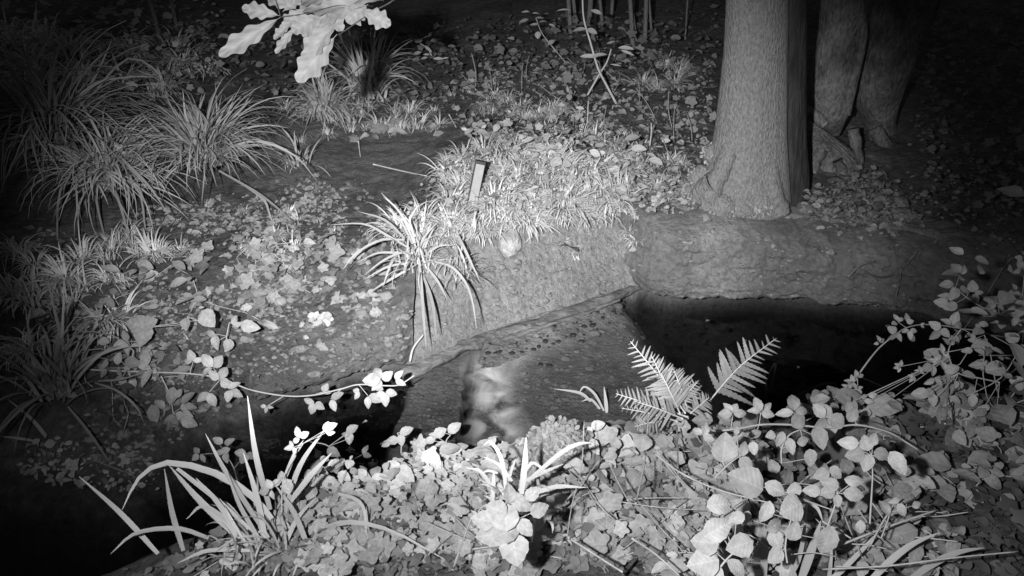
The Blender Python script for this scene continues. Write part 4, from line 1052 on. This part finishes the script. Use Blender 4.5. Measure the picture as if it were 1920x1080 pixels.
# twigs and straight dead stems on the near bank
def stick(label, pts, wpx_, lift=.2, dz=0.0, mat='twig', group=None, cat='twig', name='fallen_twig'):
    d0 = depth_of(G(pts[0][0], pts[0][1], lift)); n = len(pts) - 1
    d1 = d0 + max(-.35, min(.35, depth_of(G(pts[-1][0], pts[-1][1], lift)) - d0))
    m = MB(); tube(m, [P(a, b, d0 + (d1 - d0) * i / n) for i, (a, b) in enumerate(pts)], wpx_ * .5 * d0 / FPX, wpx_ * .36 * d1 / FPX, 6, 5 * len(pts))
    if group: label = label + ' ' + near(pts[0][0], pts[0][1], NEAR_MARKS if pts[0][1] > 740 else FAR_MARKS)
    return tag(m.build(name, M[mat]), label, cat, group)
stick('long straight pale stick resting slantwise in the bramble thicket', A3((600, 920), (860, 820), (1130, 728)), 5)
stick('thin dead stem lying along the bottom of the bramble thicket', A3((520, 1045), (880, 1025), (1200, 985), (1560, 950)), 4)
stick('short dead stem crossing behind the wide sedge blades', A3((520, 790), (590, 830), (670, 880)), 4)
A2 = lambda *p: sc(p, 960, 700, 2.843)
stick('long thin dead stem slanting from the white sedge to the brambles', A2((105, 395), (330, 510), (470, 620), (600, 700)), 4, .24)
stick('pale dead stem rising from the ivy towards the white sedge', B1((975, 1040), (1040, 860), (1120, 660), (1240, 540)), 4, .22)
stick('dark curved rotting branch under the brambles', A2((590, 1070), (680, 960), (780, 850), (940, 720), (1060, 650)), 8, .05, mat='rear_bark')
stick('straight dead twig beside the dark curved branch', A2((300, 875), (440, 965), (590, 1060)), 5, .18)
stick('dead twig lying beyond the dark curved branch', A2((640, 880), (760, 960), (890, 1075)), 4, .18)
stick('slanting thin stem rising between pale ivy leaves', A2((520, 480), (570, 590), (620, 680)), 4, .22)
stick('upright thin stem in front of the folded ivy leaves', A2((660, 690), (690, 560), (715, 430)), 4, .22)
stick('thin stem below the round leaf by the fern', A2((885, 530), (882, 400), (880, 290)), 4, .22)
stick('thin stem crossing towards the round pale leaf', A2((770, 435), (900, 530), (1100, 620), (1370, 690)), 4, .24)
stick('thin vertical stem in front of the mossy mound', A2((290, 900), (320, 700), (370, 500), (385, 250)), 2.5, .22)
stick('leaning bramble cane without leaves between stick and thicket', A3((760, 940), (860, 760), (950, 670), (1040, 600)), 4, .22)
stick('bare cane crossing low behind the thorny arch', sc([(190, 770), (340, 830), (480, 860), (560, 870)], 1560, 480, 3.375), 3, .2)
stick('bare cane sloping up across the dim thicket', sc([(280, 910), (350, 830), (440, 770)], 1560, 480, 3.375), 3, .2)
stick('level dead cane at the frame edge above the thicket', sc([(930, 628), (1060, 630), (1200, 630)], 1560, 480, 3.375), 3, .3)
stick('upright dim stem in the thicket', sc([(715, 1060), (730, 900), (740, 770)], 1560, 480, 3.375), 4, .2)
stick('fallen dim cane at the dark frame edge', sc([(960, 900), (1080, 790), (1215, 670)], 1560, 480, 3.375), 5, .2)
stick('thin root twig hanging from the bank into the timber edging', A6((865, 560), (880, 500), (925, 440)), 5, .03)
stick('thin dead twig crossing the bare silt patch', [(700, 308), (760, 322), (800, 330)], 3, .02)
stick('upright thin stem on the bare silt patch', [(672, 265), (678, 310), (686, 348)], 2.5, .05)
stick('thin stem leaning over the silt patch beside the grass', [(842, 215), (862, 250), (885, 280)], 2.5, .05)
stick('curved twig lying among leaf litter on the bank', sc([(0, 265), (120, 290), (240, 275), (330, 235)], 380, 380, 3.376), 4, .02)

# background sapling with large leaves
def bgplant(label, stem, y, lst, wst, cat='sapling', name='sapling_shoot', mat='dim_leaf'):
    q_ = [V(a, b, y + .0) for a, b in stem]
    t_ = thing(name, q_[0], label, cat)
    m = MB(); k = mpp(q_[0]); tube(m, q_, wst * .5 * k, wst * .3 * k, 6, 6 * len(stem)); m.build('stem', M['stem'], t_)
    r = random.Random(len(label))
    for px, py, L, asp, ang in lst:
        p = V(px, py, y - .05); leaf_at(t_, 'leaf', 'oval%d' % r.randrange(3), mat, px, py, depth_of(p), L, asp, ang, r, .3)
A7 = lambda *p: sc(p, 860, 0, 3.6)
bgplant('bent sapling shoot with broad leaves left of the big trunk', A7((1080, 730), (1000, 580), (940, 460), (890, 290), (845, 130), (835, -20)), 6.6,
        [(860 + a / 3.6, b / 3.6, L / 3.6, w_, an) for a, b, L, w_, an in [(815, 200, 100, .8, 170), (900, 210, 80, .7, 330), (880, 380, 120, .45, 180), (950, 370, 110, .5, 10), (1130, 325, 110, .5, 350), (1140, 355, 100, .4, 340), (1030, 285, 70, .5, 20), (710, 68, 100, .25, 5), (930, 80, 80, .8, 160), (1060, 440, 80, .2, 345)]], 5)
bgplant('second thin forked stem beside the bent sapling shoot', A7((870, 640), (950, 500), (1000, 420), (1030, 330)), 6.7, [(860 + a / 3.6, b / 3.6, L / 3.6, w_, an) for a, b, L, w_, an in [(990, 660, 70, .7, 30), (1060, 570, 60, .6, 10), (1010, 800, 80, .8, 100)]], 4)
bgplant('dim leafy shoot with pale round leaves beyond the grassy bank', A7((720, 420), (620, 300), (560, 220), (520, 120)), 7.6,
        [(860 + a / 3.6, b / 3.6, L / 3.6, w_, an) for a, b, L, w_, an in [(535, 235, 55, 1.3, 270), (625, 285, 60, 1.0, 40), (450, 80, 60, .5, 170), (520, 90, 50, .6, 10), (545, 120, 60, .5, 0), (440, 140, 70, .5, 200), (510, 165, 60, .5, 180), (570, 145, 60, .5, 20), (630, 170, 50, .5, 340)]], 2)
bgplant('dim leafy spray hanging before the black gap in the trees', sc([(1120, 200), (1090, 140), (1020, 80), (1110, 20)], 560, 60, 4.5), 7.4,
        [(560 + a / 4.5, 60 + b / 4.5, L / 4.5, w_, an) for a, b, L, w_, an in [(1010, 75, 70, .8, 180), (1110, 20, 60, .8, 60), (1200, 95, 60, .8, 350), (1140, 70, 60, .8, 20), (1290, 120, 70, .7, 0), (1090, 140, 90, .6, 320), (1000, 180, 80, .6, 190), (1080, 190, 60, .6, 180), (1180, 225, 90, .5, 0), (1060, 220, 60, .6, 190), (1240, 220, 50, .6, 10)]], 2)
bgplant('short leafy stem with round leaflets above the grass hummock', A7((870, 940), (870, 800), (875, 680)), 6.0, [(860 + a / 3.6, b / 3.6, L / 3.6, w_, an) for a, b, L, w_, an in [(805, 790, 45, 1.2, 250), (830, 775, 40, 1, 70), (835, 810, 40, 1, 300), (745, 655, 50, 1.2, 270), (735, 600, 60, .6, 100), (650, 870, 60, .9, 30), (820, 730, 60, .6, 170), (890, 765, 50, .5, 0)]], 3)
bgplant('twiggy shoot with pale leaf clump at the foot of the slope', A7((1290, 980), (1300, 900), (1300, 830)), 5.6, [(860 + a / 3.6, b / 3.6, L / 3.6, w_, an) for a, b, L, w_, an in [(1320, 1040, 100, .9, 350), (1400, 950, 60, .8, 0), (1350, 990, 70, .3, 180)]], 3)

# ================================================================== GRASS TUFTS round the post and up the slope
r = random.Random(55)
tuft_meshes = []
for v in range(6):
    m = MB()
    for i in range(42):
        a = r.uniform(0, 6.283); L = r.uniform(.05, .15); b = Vector((math.cos(a), math.sin(a), 0))
        m.add(*xform('blade%d' % r.choice([1, 2, 2, 3, 3, 4, 4, 5, 5, 6, 9, 9]), frame(b * r.uniform(0, .05), b, (0, 0, 1), r.uniform(.004, .008), L, L)))
    me = mesh_from('grass_tuft', m.v, m.f); me.materials.append(M['grass']); tuft_meshes.append(me)
def tufts(poly, n, label, group, seed, sc_=(0.8, 1.3)):
    r = random.Random(seed)
    for i in range(n):
        px, py = poly_pick(poly, r); c = G(px, py)
        if c.z < WZ + .1: continue
        o = bpy.data.objects.new('grass_tuft', r.choice(tuft_meshes)); C.objects.link(o)
        s = r.uniform(*sc_); o.scale = (s, s, s * r.uniform(.8, 1.2)); o.rotation_euler = (r.uniform(-.25, .25), r.uniform(-.25, .25), r.uniform(0, 6.28)); o.location = c - Vector((0, 0, .008))
        tag(o, label + ' ' + near(px, py, FAR_MARKS), 'grass', group)
tufts([(700, 470), (760, 400), (830, 350), (800, 300), (900, 260), (1000, 255), (1190, 330), (1180, 400), (1060, 420), (980, 430), (900, 450)], 170, 'pale short grass tuft', 'grass tufts around the post', 301, (.5, 1.7))
tufts([(960, 440), (1200, 400), (1210, 470), (1000, 500)], 14, 'small pale grass tuft', 'grass tufts on the bank lip', 307, (.3, .8))
scatter('weedy_grass_foliage', [(700, 440), (830, 330), (900, 250), (1100, 230), (1290, 340), (1260, 410), (1060, 430), (980, 450), (860, 420)], 800, 13, ['oval0', 'dead0', 'ivy1', 'oval2', 'dead3'], 'under_ivy', 310, .09, .8)
tufts([(830, 170), (900, 140), (1060, 200), (1280, 300), (1300, 380), (1180, 330), (1000, 240), (900, 220)], 60, 'dim short grass tuft', 'grass tufts on the slope', 302, (.7, 1.1))
tufts([(1180, 150), (1280, 110), (1270, 170), (1220, 180)], 9, 'thin dim grass tuft', 'grass tufts left of the trunk', 303, (1.0, 1.6))
tufts([(520, 200), (660, 170), (820, 180), (830, 240), (640, 250), (560, 280)], 40, 'dim fine grass tuft', 'grass tufts behind the silt patch', 304, (.8, 1.4))
tufts([(0, 400), (250, 430), (330, 480), (240, 640), (60, 700), (0, 640)], 30, 'dark grass tuft', 'grass tufts on the left bank', 305, (.9, 1.6))

# leafy ground plants on the slope: small leaves, many
SLOPE = [(800, 200), (900, 120), (1100, 90), (1340, 120), (1330, 260), (1300, 400), (1160, 420), (900, 440), (830, 380), (900, 280)]
scatter('slope_undergrowth', SLOPE, 2600, 11, ['oval0', 'ivy0', 'dead0', 'dead1', 'dead3', 'deadoak1'], 'dead', 401, .06, .8)
scatter('far_undergrowth', [(300, 60), (900, 60), (1350, 40), (1350, 130), (900, 190), (560, 230), (400, 160)], 1500, 12, ['oval0', 'ivy0', 'dead0', 'dead1'], 'under_leaf', 402, .18, .9)
scatter('right_undergrowth', [(1480, 400), (1640, 330), (1900, 330), (1900, 520), (1700, 500), (1560, 440)], 420, 9, ['dead3', 'dead0', 'dead1'], 'under_leaf', 403, .05, .9)

# fallen leaves: the large ones as things, the rest as litter
LEFTB = [(300, 440), (420, 430), (560, 380), (680, 330), (760, 420), (760, 560), (640, 660), (500, 640), (330, 690), (250, 560)]
r = random.Random(77)
def fallen(poly, n, size, label, group, seed, mat='dead', kinds=('dead0', 'dead1', 'dead2', 'dead3', 'deadoak0', 'deadoak1', 'deadoak2', 'ivy1')):
    r = random.Random(seed)
    for i in range(n):
        px, py = poly_pick(poly, r); one_leaf(px, py, size * r.choice([.7, .8, .9, 1, 1.1, 1.3, 1.6]), r, label, group, mat, kinds)
def one_leaf(px, py, s, r, label, group, mat='dead', kinds=('dead0', 'dead1', 'dead2', 'deadoak0', 'deadoak1'), asp=None):
    c = G(px, py)
    if c.z < WZ + .02: return
    s = s * mpp(c); a = r.uniform(0, 6.283); key = r.choice(kinds)
    up = Vector((r.gauss(0, .45), r.gauss(-.5, .45), 1))
    if group: label = label + ' ' + near(px, py, FAR_MARKS if py < 740 else NEAR_MARKS)
    o = put('fallen_leaf', key, mat, frame(c + Vector((0, 0, .008 + .2 * s * r.random())), (math.cos(a), math.sin(a), r.uniform(-.1, .35)), up, s * (asp or r.uniform(.8, 1.2)), s, s))
    tag(o, label, 'leaf', group)
fallen(LEFTB, 120, 23, 'pale fallen leaf lying on dark mud', 'fallen leaves on the left bank', 501)
fallen([(560, 540), (640, 470), (720, 500), (700, 570), (600, 580)], 30, 20, 'pale fallen leaf in a dense drift', 'leaf drift beside the sedge', 502)
fallen(SLOPE, 36, 20, 'fallen leaf on the leafy slope', 'fallen leaves on the slope', 503)
fallen([(640, 265), (660, 240), (800, 235), (830, 245), (700, 262)], 14, 22, 'curled fallen leaf', 'fallen leaves behind the silt', 504)
fallen([(1200, 360), (1330, 370), (1330, 410), (1210, 410)], 26, 15, 'small pale fallen leaf', 'fallen leaves by the trunk foot', 505)
fallen([(1470, 395), (1700, 420), (1680, 470), (1480, 430)], 16, 18, 'dim fallen leaf in shade', 'fallen leaves on the shaded bank', 506)
rr_ = random.Random(5)
for px, py, s, lab in [(640, 450, 50, 'large pale lobed fallen leaf on mud above the leaf drift'), (675, 552, 44, 'bright lobed fallen leaf touching the hanging sedge tips'), (1070, 510, 50, 'curled dry leaf on the bare bank slope'), (1105, 520, 36, 'dry stalk-like leaf beside the curled one on the bare bank'),
                       (943, 580, 26, 'small curled leaf low on the bare bank above the timber'), (1050, 470, 44, 'folded fallen leaf at the lip of the bare bank'), (1000, 470, 40, 'pale fallen leaf beside the mossy lump'), (1195, 472, 18, 'tiny bright leaf scrap on the cut bank'), (1030, 455, 40, 'broad fallen leaf on the bank lip under the grass'),
                       (365, 510, 40, 'pointed hanging leaf on the dim bank below the sedge fountain'), (812, 256, 24, 'pale leaf lying on the silt patch')]:
    one_leaf(px, py, s, rr_, lab, None, kinds=('dead0', 'deadoak0', 'deadoak1'))
# a rosette of round pale leaves on the bank
ros = thing('leafy_rosette', G(600, 600), 'pale rosette of small round leaves on the bank below the stones', 'plant')
for i in range(16):
    leaf_at(ros, 'leaf', 'oval%d' % rr_.randrange(2), 'bramble', 600 + rr_.gauss(0, 13), 601 + rr_.gauss(0, 8), depth_of(G(600, 600)) - .03 - rr_.random() * .04, rr_.uniform(13, 19), 1.2, rr_.uniform(0, 360), rr_, .5)
scatter('leaf_litter', LEFTB + [(200, 560), (260, 430)], 2600, 10, ['dead0', 'dead1', 'dead2', 'deadoak0'], 'dead', 601, .012, .6)
scatter('leaf_litter', [(480, 640), (780, 560), (770, 640), (700, 690), (520, 700)], 260, 7, ['dead0', 'dead1'], 'dead', 602, .01, .5)
scatter('leaf_litter', [(900, 500), (1180, 440), (1180, 540), (960, 600), (800, 620)], 90, 7, ['dead0', 'dead1'], 'dead', 603, .008, .5)

r = random.Random(909)
for i in range(46):
    px, py = poly_pick([(620, 930), (900, 900), (1300, 820), (1700, 860), (1760, 1070), (640, 1070)], r)
    a = rad(r.choice([r.uniform(20, 70), r.uniform(110, 160), r.uniform(-10, 10)])); L = r.uniform(50, 150)
    stick('thin loose dead stem lying among leaves', [(px, py), (px + math.cos(a) * L * .5, py - math.sin(a) * L * .5 + r.uniform(-6, 6)), (px + math.cos(a) * L, py - math.sin(a) * L)] if py - math.sin(a) * L > 840 else [(px, py), (px + 30, py + 40), (px + 60, py + 70)], r.uniform(2, 3.5), r.uniform(.08, .17), group='loose stems on the near bank')

# dark lumps added in place of dark pits along the timber edging, damp soil block and roots
rp = random.Random(3)
more = [(900 + 290 * rp.random(), 0) for _ in range(46)]
for i, (px, py) in enumerate(PITS + [(a, 668 - (a - 900) * .32 + rp.gauss(4, 10)) for a, b in more]):
    c = G(px, py); k = mpp(c); rr = (rp.uniform(4.0, 6.5) if i < len(PITS) else rp.uniform(1.5, 3.5)) * k
    m = MB(); blob(m, (0, 0, 0), rr * rp.uniform(.8, 1.3), rr, rr * .55, i, .5, 9, 6); o = m.build('pit_lump', M['pit_dark']); o.location = c
    tag(o, 'small black lump added for a dark pit under the timber edging', 'pit_lump', 'pit lumps under the edging')
for pts, r0, r1 in [([V(1600, 240, RY - .3), V(1610, 300, RY - .35), V(1600, 350, RY - .4), V(1625, 400, RY - .5)], .045, .02),
                    ([V(1640, 240, RY), V(1672, 300, RY - .1), V(1668, 360, RY - .2), V(1690, 420, RY - .5)], .05, .015), ([V(1540, 280, RY - .45), V(1520, 330, RY - .5), V(1500, 385, RY - .55), V(1478, 402, RY - .6)], .04, .02), ([V(1570, 300, RY - .5), V(1600, 360, RY - .55), V(1650, 392, RY - .65)], .035, .012)]:
    m = MB(); lump_strip(m, pts, r0, r1, int(pts[0].x * 100), 10, 40, .9, 1.2); m.build('root', M['rear_bark'], tr2)

scatter('leaf_litter', [(180, 700), (420, 700), (620, 690), (700, 700), (560, 735), (420, 790), (260, 880), (150, 860), (120, 780)], 500, 9, ['dead0', 'dead1', 'dead3'], 'under_leaf', 604, .012, .7, minz=WZ + .01)
scatter('leaf_litter', [(480, 590), (770, 570), (770, 660), (690, 705), (520, 700)], 420, 7, ['dead0', 'dead1', 'dead3'], 'under_ivy', 605, .012, .8, minz=WZ + .01)

r = random.Random(414)
for i in range(34):
    px, py = poly_pick([(860, 180), (1100, 120), (1330, 160), (1320, 330), (1180, 330), (960, 260)], r)
    a = rad(r.uniform(30, 150)); L = r.uniform(25, 80)
    stick('thin bare upright weed stem', [(px, py), (px + math.cos(a) * L * .5 + r.uniform(-5, 5), py - math.sin(a) * L * .5), (px + math.cos(a) * L, py - math.sin(a) * L)], r.uniform(1.4, 2.6), .03, group='weed stems on the slope')

# crumbs, clods and gravel of the bank and the stream bed
def rubble(name, poly, n, lo, hi, mat, seed, minz=WZ - .2, label=None):
    r = random.Random(seed); m = MB()
    for i in range(n):
        px, py = poly_pick(poly, r); c = G(px, py)
        if c.z < minz: continue
        q_ = r.uniform(lo, hi) * .5 * mpp(c) * (1 if r.random() < .85 else 1.8)
        blob(m, c, q_ * r.uniform(.8, 1.7), q_, q_ * r.uniform(.4, .8), seed + i, .7, 7, 5)
    return tag(m.build(name, M[mat]), kind='stuff')
rubble('bank_rubble', [(800, 560), (900, 470), (1190, 430), (1190, 540), (960, 600), (790, 650)], 240, 2, 9, 'clod', 701)
rubble('bank_rubble', [(1190, 430), (1440, 430), (1700, 480), (1720, 590), (1450, 560), (1200, 550)], 150, 2, 9, 'clod', 702)
rubble('bank_rubble', [(480, 590), (770, 570), (770, 660), (690, 705), (520, 700), (250, 880), (120, 800), (300, 700)], 420, 3, 13, 'clod', 703)
rubble('stream_gravel', [(890, 670), (1190, 560), (1270, 680), (1200, 760), (960, 860), (880, 850)], 420, 2, 10, 'dark_gravel', 704)
rubble('stream_gravel', [(740, 720), (860, 690), (870, 850), (740, 850)], 160, 2, 10, 'dark_gravel', 705)
fill([(60, 540), (300, 500), (430, 620), (330, 720), (120, 720)], 8, 14, 26, 'weed', 'dim low weed with small leaves', 'weeds on the dim bank', 801, 'oval', 'dim_leaf', .10, 50, 'plant')
fill([(60, 700), (380, 690), (300, 850), (130, 860)], 6, 12, 22, 'weed', 'dim low weed rooted in mud', 'weeds beside the dark water', 802, 'oval', 'under_leaf', .08, 40, 'plant')
fill([(900, 270), (1180, 300), (1270, 380), (1100, 400), (930, 400)], 14, 16, 20, 'weed', 'pale leafy weed in the grass', 'weeds around the post', 803, 'oval', 'ivy', .10, 40, 'plant')
fallen(NEARL, 18, 34, 'crumpled dead leaf lying on ivy', 'dead leaves on the ivy', 811, kinds=('dead1', 'dead3', 'deadoak1', 'deadoak2'))
fallen(NEARM, 22, 36, 'crumpled dead leaf lying on ivy', 'dead leaves on the ivy', 812, kinds=('dead1', 'dead3', 'deadoak1', 'deadoak2'))
scatter('right_undergrowth', [(1490, 380), (1640, 330), (1720, 420), (1600, 440)], 420, 12, ['dead3', 'dead0', 'deadoak1'], 'under_ivy', 404, .10, .9)
rubble('root_rubble', [(1490, 360), (1620, 320), (1700, 410), (1520, 420)], 90, 8, 30, 'rear_bark', 706)

scatter('leaf_litter', [(250, 400), (600, 330), (640, 400), (420, 470), (240, 470)], 1100, 12, ['dead0', 'dead1', 'dead3', 'deadoak0'], 'dead', 606, .015, .6)
scatter('leaf_litter', [(40, 430), (300, 440), (420, 560), (330, 680), (60, 680)], 700, 12, ['dead0', 'dead1', 'dead3', 'deadoak0'], 'under_ivy', 607, .02, .7)
fill([(330, 470), (640, 420), (720, 460), (640, 540), (400, 600)], 12, 14, 22, 'ivy', 'grey trailing ivy in the leaf litter', 'ivy in the leaf litter', 821, 'ivy', 'dim_leaf', .04, 50, 'ivy')
tufts([(300, 420), (560, 380), (700, 420), (560, 470), (330, 480)], 16, 'thin dim grass tuft', 'grass tufts in the leaf litter', 822, (.4, .9))
tufts([(0, 60), (330, 60), (420, 150), (260, 200), (0, 160)], 26, 'tall dark grass tuft', 'grass tufts in the dark corner', 823, (1.5, 3.0))
scatter('far_undergrowth', [(0, 40), (420, 40), (420, 180), (0, 330)], 900, 14, ['oval0', 'ivy0', 'dead0', 'dead1'], 'dim_leaf', 405, .3, .8)
scatter('right_undergrowth', [(1680, 60), (1918, 60), (1918, 470), (1720, 440)], 800, 12, ['oval0', 'ivy0', 'dead0', 'dead1'], 'under_leaf', 406, .3, .8)
r = random.Random(31)
for px, py, L in [(1176 + 400, 548, 15), (1660, 612, 14), (1495, 690, 9), (690, 790, 11), (720, 830, 9), (420, 905, 14), (300, 915, 10), (1330, 600, 9), (1400, 640, 8), (985, 840, 10)]:
    p = Z(px, py, WZ + .006); a = r.uniform(0, 6.283); k = mpp(p)
    tag(put('fallen_leaf', 'dead%d' % r.randrange(2), 'dead', frame(p, (math.cos(a), math.sin(a), 0), (r.uniform(-.1, .1), r.uniform(-.1, .1), 1), L * k, L * k, L * k)), 'small fallen leaf floating on the black water', 'leaf', 'leaves floating on the stream')
for lab, pts in [('curved bramble cane lying against the dim cut bank', [(1600, 500), (1650, 520), (1690, 505), (1720, 470)]),
                 ('forked dim stalk lying against the cut bank', [(1590, 520), (1612, 498), (1640, 490)]), ('bent dim stem hanging over the cut bank', [(1690, 500), (1686, 530), (1680, 556)])]:
    stick(lab, pts, 5, .02, mat='rear_bark')

# the same growth goes on beyond the frame
scatter('ground_cover_foliage', [(1900, 640), (2350, 640), (2350, 1150), (1900, 1150)], 900, 34, ['oval0', 'ivy1', 'dead0', 'bramble1'], 'under_leaf', 901, .10)
scatter('ground_cover_foliage', [(60, 830), (260, 850), (340, 930), (200, 930), (40, 900)], 260, 13, ['oval0', 'dead0', 'dead3'], 'under_ivy', 902, .04, .9, minz=WZ - .06)
